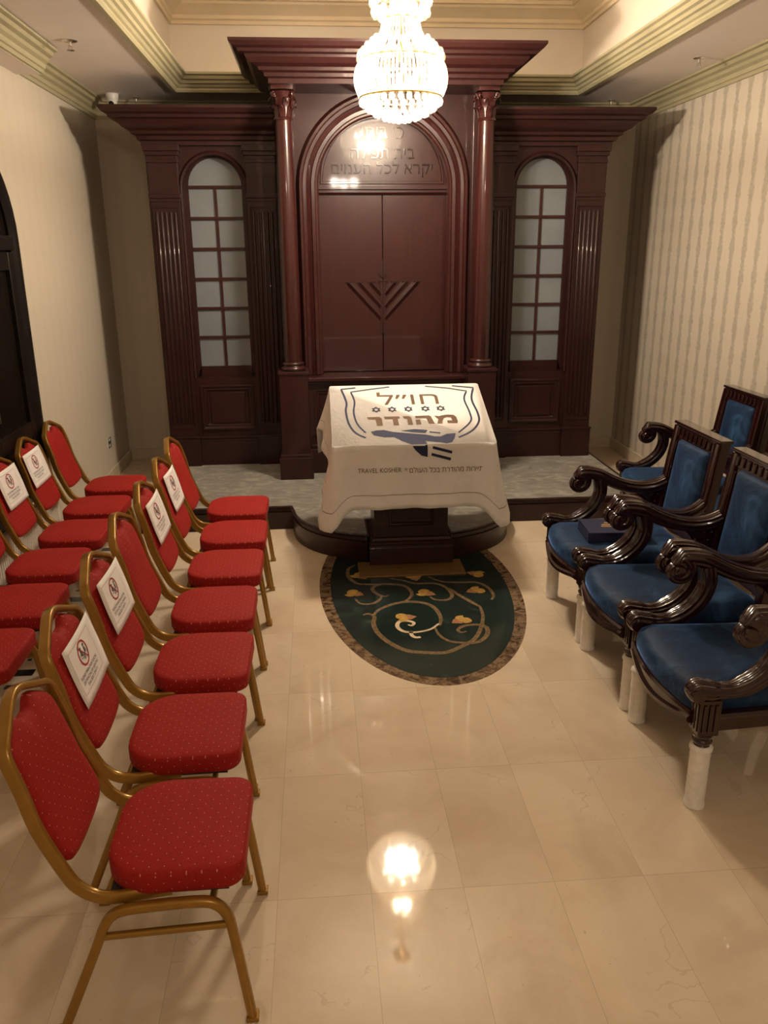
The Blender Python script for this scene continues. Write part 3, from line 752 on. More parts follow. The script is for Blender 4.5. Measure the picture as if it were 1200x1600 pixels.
# cloth: rounded outline of the top, then the hanging sides
def outline(n_side=30, rad=.012, grow=.006):
    x0, x1, y0, y1 = .078-grow, 1.018+grow, 4.585-grow, 5.205+grow
    segs = []
    cs = [((x0, y0), (x1, y0), (0, -1)), ((x1, y0), (x1, y1), (1, 0)), ((x1, y1), (x0, y1), (0, 1)), ((x0, y1), (x0, y0), (-1, 0))]
    for (a, b_, n_) in cs:
        L = sqrt((b_[0]-a[0])**2+(b_[1]-a[1])**2)
        for i in range(n_side):
            t = i/(n_side-1); e = rad/L; t2 = e+(1-2*e)*t
            nn = V(n_)
            segs.append((V((a[0]+(b_[0]-a[0])*t2, a[1]+(b_[1]-a[1])*t2)), nn, t))
    # corners: blend normals
    out = []
    N = len(segs)
    for i, (p, nn, t) in enumerate(segs):
        out.append((p, nn, t))
        if (i+1) % n_side == 0:
            q, n2, _ = segs[(i+1) % N]
            for k in (1, 2, 3):
                f = k/4; nm = (nn*(1-f)+n2*f).normalized(); out.append(((p*(1-f)+q*f)+nm*rad*.3*sin(pi*f), nm, 1.5))
    return out
OUT = outline()
def hang(side, t):
    """length of drop, flare at hem"""
    return
def cloth_pt(p, nn, t, k):
    """k 0..1 down the drop"""
    x, y = p; zt = topz(y)+.006
    front = max(0, -nn.y); left = max(0, -nn.x); right = max(0, nn.x)
    corner = 1 if t > 1.01 else max(0, 1-min(t, 1-t)/.10)**1.5
    fy = (y-4.585)/.62
    L = .375*front+(.36-.12*fy)*(left+right)+.30*max(0, nn.y)
    if t > 1.01: L = max(L*.78, .41)
    L += .085*corner*(1 if y < 4.8 else .3)
    fl = (.012+.03*k)*k
    fl += corner*.055*k
    s = x*1.0 if front > .5 else y
    fl += k*k*(.010*sin(s*19+1.3)+.006*sin(s*43))*(1-corner)
    if left+right > .5: fl += k*k*.02*sin(y*16+2)
    return (x+nn.x*(fl+.002), y+nn.y*(fl+.002), zt-L*k)
m = MB(); K = 14
rings_ = [[cloth_pt(p, nn, t, max(0, k/K)) for p, nn, t in OUT] for k in range(K+1)]
m.rings(rings_, cap=False)
N = len(OUT); m.add([(p[0], p[1], topz(p[1])+.006) for p, _, _ in OUT], [tuple(range(N))])
cl_root = thing('tablecloth', 'white cloth with navy shield, airplane and Hebrew print draped over the reading desk', 'tablecloth', (.548, 4.9, .8))
cl = rel(m, cl_root, 'cloth', 'white_cloth', smooth=45, flip=False)
bm_ = bmesh.new(); bm_.from_mesh(cl.data); bmesh.ops.remove_doubles(bm_, verts=bm_.verts, dist=.0001); bmesh.ops.recalc_face_normals(bm_, faces=bm_.faces); bm_.to_mesh(cl.data); bm_.free()
cl.data.set_sharp_from_angle(angle=radians(35))
sol = cl.modifiers.new('solid', 'SOLIDIFY'); sol.thickness = .0012
cl['label'] = 'plain white cloth'
def cmap(u, v, h=0):
    """v along the cloth from the front edge: positive up the slope, negative down the front"""
    e = .0016+h
    if v >= 0:
        y = 4.579+v*cT; return (u-.548, y-4.9-sT*e, topz(y)+.006-.8+cT*e)
    L = .375; k = min(1, -v/L)
    x = u; q = cloth_pt(V((x, 4.579)), V((0, -1)), .5, k)
    return (q[0]-.548, q[1]-4.9-e-.0008, q[2]-.8)
PR = {'shLo': [[0.236, 0.649], [0.143, 0.634], [0.161, 0.54], [0.171, 0.459], [0.163, 0.369], [0.175, 0.23], [0.21, 0.132], [0.266, 0.077]], 'shLi': [[0.452, 0.652], [0.335, 0.629], [0.203, 0.598], [0.221, 0.484], [0.21, 0.354], [0.225, 0.228], [0.269, 0.129]], 'shRo': [[0.856, 0.65], [0.989, 0.622], [0.956, 0.48], [0.967, 0.321], [0.957, 0.22], [0.9, 0.125], [0.81, 0.057]], 'shRi': [[0.682, 0.652], [0.823, 0.623], [0.939, 0.582], [0.909, 0.482], [0.919, 0.323], [0.907, 0.223], [0.817, 0.109]]}
for k, pts in PR.items():
    cr = 1 if k[2:] and k.endswith('o') else 2
    a = pts[:cr+1]; c_ = spline([(x, y, 0) for x, y in pts[cr:]], 5)
    p = [V((x, y)) for x, y in a[:-1]]+[q.to_2d() for q in c_]
    mapped(*band(p, .013 if k.endswith('o') else .011), 'shield_line', 'print_navy', cl_root, cmap)
def hexagram(cx, cy, r, w_):
    parts = []
    for a0 in (pi/2, -pi/2):
        T = [(cx+r*cos(a0+2*pi*i/3), cy+r*1.15*sin(a0+2*pi*i/3)) for i in range(3)]
        for i in range(3):
            parts.append(band([T[i], T[(i+1) % 3]], w_))
    return merge(*parts)
for x in (.349, .447, .547, .652, .747):
    mapped(*hexagram(x, .382, .027, .006), 'printed_star', 'print_navy', cl_root, cmap)
vs, fs = text_bm('ל״וח', .364, .745, .436, .585); mapped(vs, fs, 'printed_lettering', 'print_brown', cl_root, cmap)
GL = [[(175, 285), (185, 305), (240, 310), (245, 372), (290, 370), (288, 300), (270, 283)],
      [(305, 283), (312, 308), (370, 308), (372, 370), (412, 370), (410, 308), (428, 300), (422, 283)],
      [(450, 283), (458, 305), (482, 310), (480, 368), (520, 368), (515, 295), (500, 283)],
      [(545, 282), (548, 305), (630, 307), (640, 362), (685, 362), (668, 290), (655, 280)], [(545, 320), (580, 318), (582, 366), (545, 368)],
      [(695, 283), (705, 300), (720, 320), (705, 362), (745, 362), (750, 335), (765, 310), (790, 300), (820, 305), (825, 335), (785, 335), (785, 360), (860, 362), (865, 345), (862, 300), (845, 280), (800, 275), (750, 283), (730, 290)]]
P_ = merge(*[([(.286+(x-175)/690*.545, .201+(372-y)/97*.108, 0) for x, y in g], [tuple(range(len(g)))]) for g in GL])
mapped(*P_, 'printed_lettering', 'print_brown', cl_root, cmap, cuts=[((0, .26, 0), (0, 1, 0))])
cut = [((0, 0, 0), (0, 1, 0))]+[((0, -.03*i, 0), (0, 1, 0)) for i in range(1, 4)]
body = [[0.299, 0.138], [0.334, 0.153], [0.379, 0.155], [0.43, 0.132], [0.527, 0.114], [0.616, 0.097], [0.674, 0.074], [0.704, 0.072], [0.745, 0.098], [0.799, 0.102], [0.784, 0.049], [0.763, 0.009], [0.732, 0.0], [0.696, 0.013], [0.612, 0.03], [0.62, -0.014], [0.62, -0.076], [0.583, -0.066], [0.549, -0.034], [0.523, 0.001], [0.474, 0.036], [0.433, 0.078], [0.373, 0.078], [0.315, 0.103]]
wing = [[0.477, 0.144], [0.562, 0.157], [0.637, 0.144], [0.621, 0.112], [0.543, 0.125]]
P_ = merge(([(x, y, 0) for x, y in body], [tuple(range(len(body)))]), ([(x, y, 0) for x, y in wing], [tuple(range(len(wing)))]), band([(.646, .123), (.709, .109)], .012))
mapped(*P_, 'printed_airplane', 'print_navy', cl_root, cmap, cuts=cut)
mapped(*merge(band([(.65, -.02), (.763, -.052)], .016), band([(.643, -.06), (.756, -.092)], .016)), 'printed_bars', 'print_navy', cl_root, cmap)
vs, fs = text_bm('TRAVEL KOSHER', .213, .468, -.160, -.134); mapped(vs, fs, 'printed_lettering', 'print_brown', cl_root, cmap)
vs, fs = text_bm('*', .485, .503, -.154, -.136); mapped(vs, fs, 'printed_lettering', 'print_brown', cl_root, cmap)
vs, fs = text_bm('םלועה לכב תרדוהמ תוריית', .514, .947, -.166, -.132); mapped(vs, fs, 'printed_lettering', 'print_brown', cl_root, cmap)
m = MB(); rA = []
for kk in (.775, .785):
    rA.append([tuple(V(cloth_pt(p, nn, t, kk))+V((nn.x, nn.y, 0))*.002) for p, nn, t in OUT[-38:]+OUT[:70]])
m.rings(rA, cap=False, open_ring=True); rel(m, cl_root, 'hem_stitching', 'hem_thread', smooth=0, flip=False)

# ------------------------------------------------------------------ red banquet chairs
GRP1, GRP2 = 'red banquet chairs in the row beside the aisle', 'red banquet chairs in the row by the left wall'
def make_chair():
    r = thing('banquet_chair', '', 'chair')
    fs_ = superell(.0095, .0165, 12, .55)
    # seat
    out = []
    def corner(cx_, cy_, rad, a0):
        for i in range(7):
            a = a0+pi/2*i/6; out.append((cx_+rad*cos(a), cy_+rad*sin(a)))
    corner(.178, .137, .052, 0); corner(.002, .072, .120, pi/2); corner(.002, -.072, .120, pi); corner(.178, -.137, .052, 3*pi/2)
    rr = []
    for ins, z in ((.016, .386), (.003, .389), (0, .395), (0, .436), (.002, .4425), (.007, .4465), (.02, .4495), (.06, .4535), (.12, .456)):
        rr.append([((x-.05)*(1-ins/.19)+.05, y*(1-ins/.19), z+(.004*(1-abs(x-.05)/.17) if ins > .03 and z > .44 else 0)) for x, y in out])
    MB().rings(rr).build('seat', 'red_fabric_seat', r, smooth=50)
    MB().box(-.10, .19, -.17, .17, .372, .386).build('seat_board', 'dark_metal', r, smooth=0)
    # side frames: front leg, rail and rear leg in one bent tube
    for s in (-1, 1):
        pth = [(.232, s*.218, 0), (.2, s*.214, .27), (.188, s*.212, .33), (.165, s*.21, .362), (.13, s*.209, .374), (.04, s*.208, .372), (-.05, s*.209, .366), (-.088, s*.21, .352), (-.112, s*.212, .32), (-.14, s*.214, .25), (-.245, s*.218, 0)]
        p = spline(pth, 4); MB().sweep(p, (0, 1, 0), superell(.0125, .0125, 12, .6)).build('side_frame', 'gold_frame', r, smooth=50)
        p = [(.193, s*.214, .305), (-.122, s*.214, .292)]
        MB().sweep(p, (0, 1, 0), superell(.009, .009, 8, .7)).build('stretcher', 'gold_frame', r, smooth=50)
        for x in (.232, -.245): MB().box(x-.016, x+.016, s*.218-.016, s*.218+.016, 0, .014).build('foot_cap', 'gold_frame', r, smooth=0, bev=.003)
    for x, z in ((.15, .352), (-.06, .350)):
        MB().sweep([(x, -.20, z), (x, .20, z)], (1, 0, 0), superell(.009, .009, 8, .7)).build('cross_bar', 'gold_frame', r, smooth=50)
    # back frame: from the rail up, over the crown and down again
    D = V((.96, 0, .28)); half = [(.05, .168, .384), (-.03, .180, .384), (-.085, .184, .382), (-.130, .182, .388), (-.165, .180, .410), (-.192, .179, .450), (-.245, .176, .58), (-.268, .174, .68), (-.287, .171, .748), (-.296, .166, .776), (-.303, .150, .797), (-.308, .125, .809), (-.322, .045, .846), (-.325, .018, .854), (-.326, 0, .856)]
    path = [V((x, -y, z)) for x, y, z in half]+[V((x, y, z)) for x, y, z in half[::-1][1:]]
    sp_ = spline(path, 4); deep = []
    n = len(sp_)
    for i in range(n):
        t = (sp_[min(i+1, n-1)]-sp_[max(i-1, 0)]).normalized()
        if sp_[i].z > .72: deep.append(D)
        else:
            d = t.cross(V((0, 1, 0))); d = d if (d.z > 0 or d.x > 0) else -d
            if d.x < -.05 and d.z > 0 and i < n/2: d = d
            deep.append(d if d.dot(V((.9, 0, .45))) > 0 else -d)
    MB().sweep(sp_, deep, superell(.0095, .0165, 12, .42)).build('back_frame', 'gold_frame', r, smooth=50)
    # padded back
    prof = [(.0, .795), (.022, .797), (.045, .812), (.07, .818), (.11, .798), (.143, .772), (.156, .735), (.162, .66), (.164, .58), (.162, .51), (.152, .474), (.125, .456), (.06, .449), (0, .448)]
    pr_ = spline([(a, 0, c_) for a, c_ in prof], 4)
    R_ = [(p.x, p.z) for p in pr_]; ring = [(-a, c_) for a, c_ in R_[1:-1]][::-1]
    full = R_+ring
    def bx(z): return -.192-(z-.45)*.40 if z < .58 else -.245-(z-.58)*.285
    rr = []
    for ins, off in ((.02, -.020), (.004, -.018), (0, -.008), (.001, .004), (.006, .011), (.02, .017), (.05, .021), (.10, .023)):
        k = 1-ins/.16
        rr.append([(bx(.63+(z-.63)*k)+off*.96, y*k, .63+(z-.63)*(1-ins/.19)) for y, z in full])
    MB().rings(rr).build('backrest', 'red_fabric_back', r, smooth=50)
    return r
chair0 = make_chair(); used = [False]
def place_chair(x, y, rz, label, group):
    c = chair0 if not used[0] else copy_tree(chair0); used[0] = True
    c.location = (x, y, 0); c.rotation_euler = (0, 0, rz); c['label'] = label; c['group'] = group
    return c
# front row runs beside the aisle; nearest the camera first
R1 = [(-.452, 1.85, 0, 'nearest red banquet chair of the aisle row, wholly in view with bare patterned back'),
      (-.505, 2.33, .01, 'red banquet chair with large white notice, directly behind the nearest one'),
      (-.515, 2.80, -.005, 'red banquet chair with white notice, third from the front of the aisle row'),
      (-.53, 3.27, .01, 'red banquet chair without any notice between two with notices in the aisle row'),
      (-.53, 3.75, 0, 'red banquet chair with white notice, fifth from the front of the aisle row'),
      (-.535, 4.22, .008, 'red banquet chair with white notice, second from the platform in the aisle row'),
      (-.555, 4.70, -.01, 'farthest red banquet chair of the aisle row, bare back, closest to the carpeted platform')]
R2 = [(-1.39, 2.92, 0, 'cut off red banquet chair at left picture edge, only the seat corner in view'),
      (-1.39, 3.39, 0, 'red banquet chair by the left wall, second seat from the picture edge'),
      (-1.405, 3.86, 0, 'red banquet chair by the left wall, third seat from the picture edge'),
      (-1.40, 4.33, 0, 'red banquet chair with cropped white notice at the left picture edge'),
      (-1.405, 4.80, 0, 'red banquet chair with white notice wholly in view, beside the left wall'),
      (-1.405, 5.28, 0, 'farthest red banquet chair of the wall row, with a bare back')]
chairs1 = [place_chair(*a, GRP1) for a in R1]
chairs2 = [place_chair(*a, GRP2) for a in R2]

# printed notices taped to some of the backs
def make_sign():
    """sheet in local (u right, v up, h out of the back)"""
    r = thing('paper_notice', '', 'sign')
    def mp(u, v, h=0):
        q = v-.0
        return (h-.005*(u/.14)**2+.002*sin(v*20+u*9), u, v)
    nu, nv = 8, 10; vs = []; fs = []
    for i in range(nv+1):
        for j in range(nu+1): vs.append(mp(-.1425+.285*j/nu, -.10+.20*i/nv))
    for i in range(nv):
        for j in range(nu): a = i*(nu+1)+j; fs.append((a, a+1, a+nu+2, a+nu+1))
    sh = MB().add(vs, fs).build('sheet', 'paper', r, smooth=60)
    s_ = sh.modifiers.new('solid', 'SOLIDIFY'); s_.thickness = .0005
    e = .0012
    fn = lambda u, v, h: mp(u, v, e+h)
    CU, CV = -.02, .032
    circ = [(CU+.038*cos(2*pi*i/40), CV+.038*sin(2*pi*i/40)) for i in range(40)]
    ringb = band(circ, .006, True); sl = band([(CU-.027, CV+.027), (CU-.01, CV+.01), (CU+.01, CV-.01), (CU+.027, CV-.027)], .005)
    mapped(*merge(ringb, sl), 'prohibition_ring', 'ink_red', r, fn)
    figs = []
    for sx in (CU-.014, CU+.016):
        figs.append(([(sx+.005*cos(2*pi*i/10), CV+.020+.005*sin(2*pi*i/10), 0) for i in range(10)], [tuple(range(10))]))
        sd = 1 if sx < CU else -1
        figs.append(band([(sx, CV+.013), (sx+.001, CV-.005)], .008)); figs.append(band([(sx, CV-.003), (sx+.012*sd, CV-.007), (sx+.012*sd, CV-.023)], .004))
        figs.append(band([(sx-.010*sd, CV+.005), (sx-.010*sd, CV-.011), (sx+.006, CV-.011)], .0025))
    mapped(*merge(*figs), 'seated_figures', 'ink_black', r, lambda u, v, h: mp(u, v, e+.0003))
    tx = []
    for i, (tt, hw) in enumerate((('PLEASE MAINTAIN SOCIAL', .082), ('DISTANCING BY LEAVING', .078), ('THIS SEAT EMPTY', .055))):
        vs, fs = text_bm(tt, -.02-hw, -.02+hw, -.026-.0165*i, -.015-.0165*i, .012); tx.append((vs, fs))
    mapped(*merge(*tx), 'notice_text', 'ink_black', r, fn)
    fr = []
    for a, c_ in (((-.118, .077), (.085, .077)), ((-.118, -.068), (.085, -.068)), ((-.118, -.068), (-.118, .077)), ((.085, -.068), (.085, .077))):
        n_ = 8; fr.append(band([(a[0]+(c_[0]-a[0])*i/n_, a[1]+(c_[1]-a[1])*i/n_) for i in range(n_+1)], .0010))
    mapped(*merge(*fr), 'border_line', 'ink_black', r, fn)
    return r
sign0 = make_sign(); sused = [False]
def place_sign(ch, label, du=0, dv=0, roll=0, group='printed notices taped to the red chair backs'):
    s_ = sign0 if not sused[0] else copy_tree(sign0); sused[0] = True
    lean = -atan2(.285, 1)
    M = Matrix.Translation(ch.location) @ Matrix.Rotation(ch.rotation_euler.z, 4, 'Z') @ Matrix.Translation((-.239, du, .690+dv)) @ Matrix.Rotation(lean, 4, 'Y') @ Matrix.Rotation(roll, 4, 'X')
    s_.matrix_world = M; s_.location = M.to_translation(); s_.rotation_euler = M.to_euler(); s_['label'] = label; s_['group'] = group
place_sign(chairs1[1], 'nearest and largest white printed notice, on the second chair back of the aisle row', .034, -.012, .02)
place_sign(chairs1[2], 'white printed notice on the third chair back of the aisle row', .02, .006, 0)
place_sign(chairs1[4], 'white printed notice on the aisle row chair back just beyond the unmarked one', .012, .002, .01)
place_sign(chairs1[5], 'farthest white printed notice of the aisle row, second chair from the platform', .03, .002, -.02)
place_sign(chairs2[3], 'white printed notice cropped by the left edge of the picture', .01, .012, .0)
place_sign(chairs2[4], 'white printed notice wholly in view on the wall row, beside the dark door', -.03, .01, .01)

# ------------------------------------------------------------------ carved armchairs (local +x is the front)
def make_armchair():
    r = thing('armchair', '', 'armchair')
    HW = .274
    for s in (-1, 1):
        # front leg: block, turned rings; wrapped shin
        x = 0
        m = MB().box(-.037, .037, s*HW-.035, s*HW+.035, .30, .435)
        for k in (-1, 0, 1):
            m.box(.037, .041, s*HW+k*.02-.006, s*HW+k*.02+.006, .315, .42)
            m.box(k*.02-.006, k*.02+.006, s*HW-s*(-.037), s*HW+s*.041, .315, .42) if s > 0 else m.box(k*.02-.006, k*.02+.006, -HW-.041, -HW-.037, .315, .42)
        m.lathe([(.026, .05), (.028, .25), (.024, .255), (.033, .262), (.035, .27), (.028, .278), (.033, .286), (.035, .293), (.028, .30)], (0, s*HW, 0), 20)
        leg = m.build('leg', 'chair_wood', r, smooth=40, bev=.003)
        m = MB(); prof = []
        random.seed(5+s)
        for i in range(26):
            z = .002+.24*i/25; prof.append((.0335+.0008*sin(i*2.4)+.0018*random.random()+(.005 if i > 23 else 0)+(.002 if i < 2 else 0), z))
        prof.append((.029, .25)); m.lathe(prof, (0, s*HW, 0), 16)
        m.build('foam_wrap', 'white_wrap', leg, smooth=60)['label'] = 'white foam wrapping'
        # rear leg and back post in one raked piece
        pth = spline([(-.64, s*.235, 0), (-.59, s*.235, .16), (-.56, s*.235, .32), (-.57, s*.235, .5), (-.60, s*.232, .75), (-.635, s*.228, .985)], 5)
        MB().sweep(pth, (0, 1, 0), superell(.026, .030, 10, .4)).build('back_post', 'chair_wood', r, smooth=40)
        p0 = spline([(-.64, s*.235, .003), (-.61, s*.235, .10), (-.585, s*.235, .20)], 3)
        MB().sweep(p0, (0, 1, 0), superell(.034, .034, 12, .8)).build('foam_wrap', 'white_wrap', r, smooth=60)['label'] = 'white foam wrapping'
        # arm: scrolled hand, dipping to the back post
        rib = ribbed(.027, .027, 48, 10, .075)
        sc_ = spiral((-.112, 0, ), .052, .012, 1.25, pi*.5+2*pi*1.25, 22, lambda a, b_: (a, s*HW, .672+b_))
        sc_ = []
        for i in range(25):
            f = i/24; a = pi*.5+(1-f)*2*pi*.95; rad = .010+.042*f
            sc_.append((-.108+rad*cos(a), s*HW, .676+rad*sin(a)))
        pts = sc_+[(-.16, s*HW, .728), (-.22, s*HW, .715), (-.30, s*(HW-.002), .675), (-.38, s*(HW-.008), .648), (-.46, s*(HW-.02), .640), (-.53, s*(HW-.035), .654), (-.585, s*(HW-.05), .685)]
        sp_ = pts[:24]+[tuple(q) for q in spline(pts[24:], 4)]
        n = len(sp_); scl = [(.55+.45*min(1, i/20), .62+.38*min(1, i/20)) for i in range(n)]
        arm = MB().sweep(sp_, (0, 1, 0), [(b_*1.22, a*1.25) for a, b_ in rib], [(a, c_) for c_, a in scl]).build('arm', 'chair_wood', r, smooth=60)
        m = MB().lathe([(.002, -.040), (.020, -.038), (.024, -.032), (.024, .032), (.020, .038), (.002, .040)], (-.108, s*HW, .676), 20, 'Y')
        m.build('scroll_boss', 'chair_wood', arm, smooth=50)
        # S-shaped arm support sweeping down to a foot on the leg block
        pts = [(.062, s*HW, .452), (.045, s*HW, .468), (.01, s*HW, .462), (-.04, s*HW, .456), (-.10, s*HW, .462), (-.16, s*HW, .492), (-.215, s*HW, .55), (-.238, s*HW, .62), (-.228, s*HW, .69)]
        sp_ = spline(pts, 5); n = len(sp_)
        scl = [(.65+.35*min(1, i/5) if i < 12 else (1.0-.22*sin(pi*(i-12)/10) if i < 22 else 1.0)) for i in range(n)]
        MB().sweep(sp_, (0, 1, 0), [(b_*1.22, a*1.28) for a, b_ in rib], scl).build('arm_support', 'chair_wood', r, smooth=60)
        m = MB().lathe([(.004, -.036), (.024, -.034), (.030, -.02), (.031, 0), (.030, .02), (.024, .034), (.004, .036)], (.045, s*HW, .452), 18, 'Y')
        m.build('carved_toe', 'chair_wood', r, smooth=50)
        # carved bracket under the back of the arm
        pl_ = [(-.575, .665), (-.575, .47), (-.54, .50), (-.50, .55), (-.455, .59), (-.40, .625), (-.46, .65)]
        m = MB().prism(pl_, s*.25-.009, s*.25+.009, lambda u, v, h: (u, h, v))
        for (u, v) in ((-.555, .52), (-.54, .56), (-.555, .60), (-.52, .60), (-.54, .635), (-.50, .63), (-.48, .61)):
            m.ball((u, s*.25, v), .014, 8, 5, (1, .95, .7))
        m.build('carved_bracket', 'chair_wood', r, smooth=50)
    # seat rails
    def xf(y): return .035+.045*cos(pi*y/.60)
    N = 24; rr = []
    for i in range(N+1):
        y = -.26+.52*i/N; x = xf(y); zb = .325-.030*max(0, cos(pi*y/.46))
        rr.append([(x-.03, y, .375), (x+.004, y, .375), (x+.012, y, .366), (x+.004, y, .358), (x+.004, y, zb+.03), (x+.014, y, zb+.022), (x+.014, y, zb+.008), (x+.004, y, zb), (x-.03, y, zb)])
    MB().rings(rr).build('front_rail', 'chair_wood', r, smooth=35)
    for s in (-1, 1):
        rr = []
        for i in range(9):
            x = -.56+.53*i/8; y = s*(.245+.035*i/8)
            rr.append([(x, y-.015, .375), (x, y+.015*1, .375), (x, y+.022*s, .366), (x, y+.014, .352), (x, y+.014, .31), (x, y-.015, .30)])
        MB().rings(rr).build('side_rail', 'chair_wood', r, smooth=35)
    MB().box(-.585, -.555, -.22, .22, .30, .375).build('rear_rail', 'chair_wood', r, smooth=0, bev=.003)
    # cushion
    out = []
    for i in range(15):
        y = -.262+.524*i/14; out.append((xf(y)-.002 if abs(y) < .245 else xf(y)-.03, y))
    out = out+[(-.10, .255), (-.30, .245), (-.55, .228), (-.555, .1), (-.555, -.1), (-.55, -.228), (-.30, -.245), (-.10, -.255)]
    out = [q for q in spline([(x, y, 0) for x, y in out], 2, True)]
    rr = []
    for k, z in ((.96, .362), (1.0, .372), (1.01, .40), (1.0, .425), (.97, .445), (.91, .458), (.78, .466), (.55, .470), (.25, .472)):
        rr.append([((p.x+.26)*k-.26, p.y*k, z) for p in out])
    MB().rings(rr).build('seat_cushion', 'blue_velvet', r, smooth=60)
    # back: carved top rail, stiles, lower rail and upholstered panel; all raked
    def bk(y, z, h): return (-.578-(z-.50)*.135+h, y, z)
    def slab(y0, y1, z0, z1, h0, h1, m): return m.add([bk(y, z, h) for z in (z0, z1) for y in (y0, y1) for h in (h0, h1)], [(0, 1, 3, 2), (4, 6, 7, 5), (0, 4, 5, 1), (2, 3, 7, 6), (0, 2, 6, 4), (1, 5, 7, 3)])
    m = slab(-.252, .252, .925, .995, -.028, .024, MB()); slab(-.262, .262, .993, 1.008, -.034, .034, m)
    for k in range(9): slab(-.20+k*.05-.013, -.20+k*.05+.013, .938, .982, .024, .032, m)
    m.build('top_rail', 'chair_wood', r, smooth=0, bev=.004)
    for s in (-1, 1):
        y0, y1 = sorted((s*.165, s*.252)); m = slab(y0, y1, .46, .93, -.026, .022, MB()); slab(*sorted((s*.195, s*.225)), .50, .91, .022, .029, m)
        m.build('back_stile', 'chair_wood', r, smooth=0, bev=.005)
    m = slab(-.20, .20, .46, .535, -.024, .018, MB()); m.build('lower_rail', 'chair_wood', r, smooth=0, bev=.005)
    MB_ = slab(-.165, .165, .53, .93, -.026, -.012, MB()); MB_.build('back_board', 'chair_wood', r, smooth=0)
    oo = []
    for sy, sz, a0 in ((1, 1, 0), (-1, 1, pi/2), (-1, -1, pi), (1, -1, 3*pi/2)):
        for i in range(5):
            a = a0+pi/2*i/4; oo.append((sy*.146+.02*cos(a), .7275+sz*.180+.02*sin(a)))
    rr = []
    for k, h in ((1.0, -.014), (1.0, .018), (.985, .028), (.94, .037), (.85, .044), (.6, .050), (.3, .052)):
        rr.append([bk(y*k, .7275+(z-.7275)*(1-(1-k)*.55), h) for y, z in oo])
    MB().rings(rr).build('back_cushion', 'blue_velvet', r, smooth=60)
    return r
ac = make_armchair()
AG = 'carved armchairs with blue velvet seats'
for i, (x, y, rz, lab) in enumerate([
    (1.285, 2.625, pi, 'nearest carved blue velvet armchair, its back cut off by the right edge of the picture'),
    (1.285, 3.275, pi, 'middle carved armchair of the front row with blue velvet seat and back both in view'),
    (1.285, 3.91, pi, 'carved blue velvet armchair with a navy book on its seat, farthest of the front row'),
    (2.10, 5.01, pi, 'carved blue velvet armchair in the rear row against the striped wallpaper, beside the platform'),
    (2.10, 4.34, pi, 'carved armchair in the rear row, mostly hidden behind the front row at the right edge')]):
    a = ac if i == 0 else copy_tree(ac)
    a.location = (x, y, 0); a.rotation_euler = (0, 0, rz); a['label'] = lab; a['group'] = AG

# book on the far seat
bk_ = thing('prayer_book', 'navy blue covered book with gilt print lying on the farthest front row armchair seat', 'book', (1.50, 3.885, .473), radians(-4))
m = MB().box(-.16, .16, -.112, .112, 0, .004).box(-.16, .16, -.112, .112, .044, .049).box(-.16, .16, -.115, -.106, .0, .049).box(-.160, -.154, -.112, .10, .0, .049).box(.154, .160, -.112, .10, .0, .049)
m.build('cover', 'navy_cover', bk_, smooth=0, bev=.0015)
MB().box(-.154, .154, -.106, .106, .004, .044).build('pages', 'paper', bk_, smooth=0)
m = MB().box(-.07, .02, -.02, -.008, .0491, .0496).box(-.06, .01, .005, .02, .0491, .0496).box(-.04, -.01, .035, .05, .0491, .0496).box(.05, .11, -.01, .02, .0491, .0496)
m.build('gilt_print', 'gold_print', bk_, smooth=0)

# ------------------------------------------------------------------ chandelier
CX, CY = .545, 5.35
ch = thing('chandelier', 'lit crystal chandelier with bulging basket hanging before the ark', 'chandelier', (CX, CY, 2.62))
def relc(m, name, mat, parent=ch, **k): return m.build(name, mat, parent, **k)
def ringm(R, z, t_=.006):
    return MB().lathe([(R-t_, z-t_), (R+t_, z-t_), (R+t_, z+t_), (R-t_, z+t_)], n=48, cap=False).add([], [])
def closed_ring(R, z, t_):
    m = MB(); rr = []
    for j in range(48):
        a = 2*pi*j/48; rr.append([(cos(a)*(R+x), sin(a)*(R+x), z+y) for x, y in superell(t_, t_, 8, 1)])
    return m.rings(rr, closed_path=True)
for R, z in ((.235, .325), (.243, .125), (.10, .535), (.15, .66)):
    relc(closed_ring(R, z, .006), 'ring', 'gold_metal', smooth=60)
relc(MB().lathe([(.012, .32), (.012, 1.13)], n=12), 'stem', 'gold_metal', smooth=60)
relc(MB().lathe([(.005, 1.06), (.05, 1.075), (.075, 1.10), (.08, 1.13)], n=32), 'ceiling_rose', 'gold_metal', smooth=60)
# curved crystal rods of the basket
def strand(profile, r0, name, cnt, ph=0, n_s=6):
    sp_ = spline([(x, 0, z) for x, z in profile], 4)
    base = MB().sweep(sp_, (0, 1, 0), superell(r0, r0, 6, 1)).build(name, 'crystal', ch, smooth=40)
    for j in range(cnt):
        o_ = base if j == 0 else base.copy()
        if j: COL.objects.link(o_)
        o_.parent = ch; o_.rotation_euler = (0, 0, 2*pi*j/cnt+ph)
strand([(.238, .32), (.262, .28), (.272, .225), (.264, .175), (.245, .13)], .0075, 'crystal_rod', 72)
strand([(.24, .335), (.17, .40), (.125, .46), (.105, .53)], .006, 'crystal_strand', 40)
def beads(name, lst, r_, sq=(1, 1, 1.25)):
    base = MB().ball((0, 0, 0), r_, 8, 6, sq).build(name, 'crystal', ch, smooth=0)
    for j, p in enumerate(lst):
        o_ = base if j == 0 else base.copy()
        if j: COL.objects.link(o_)
        o_.parent = ch; o_.location = p; o_.rotation_euler = (0, 0, j*.7)
ring_p = lambda R, z, n_, ph=0: [(R*cos(2*pi*j/n_+ph), R*sin(2*pi*j/n_+ph), z) for j in range(n_)]
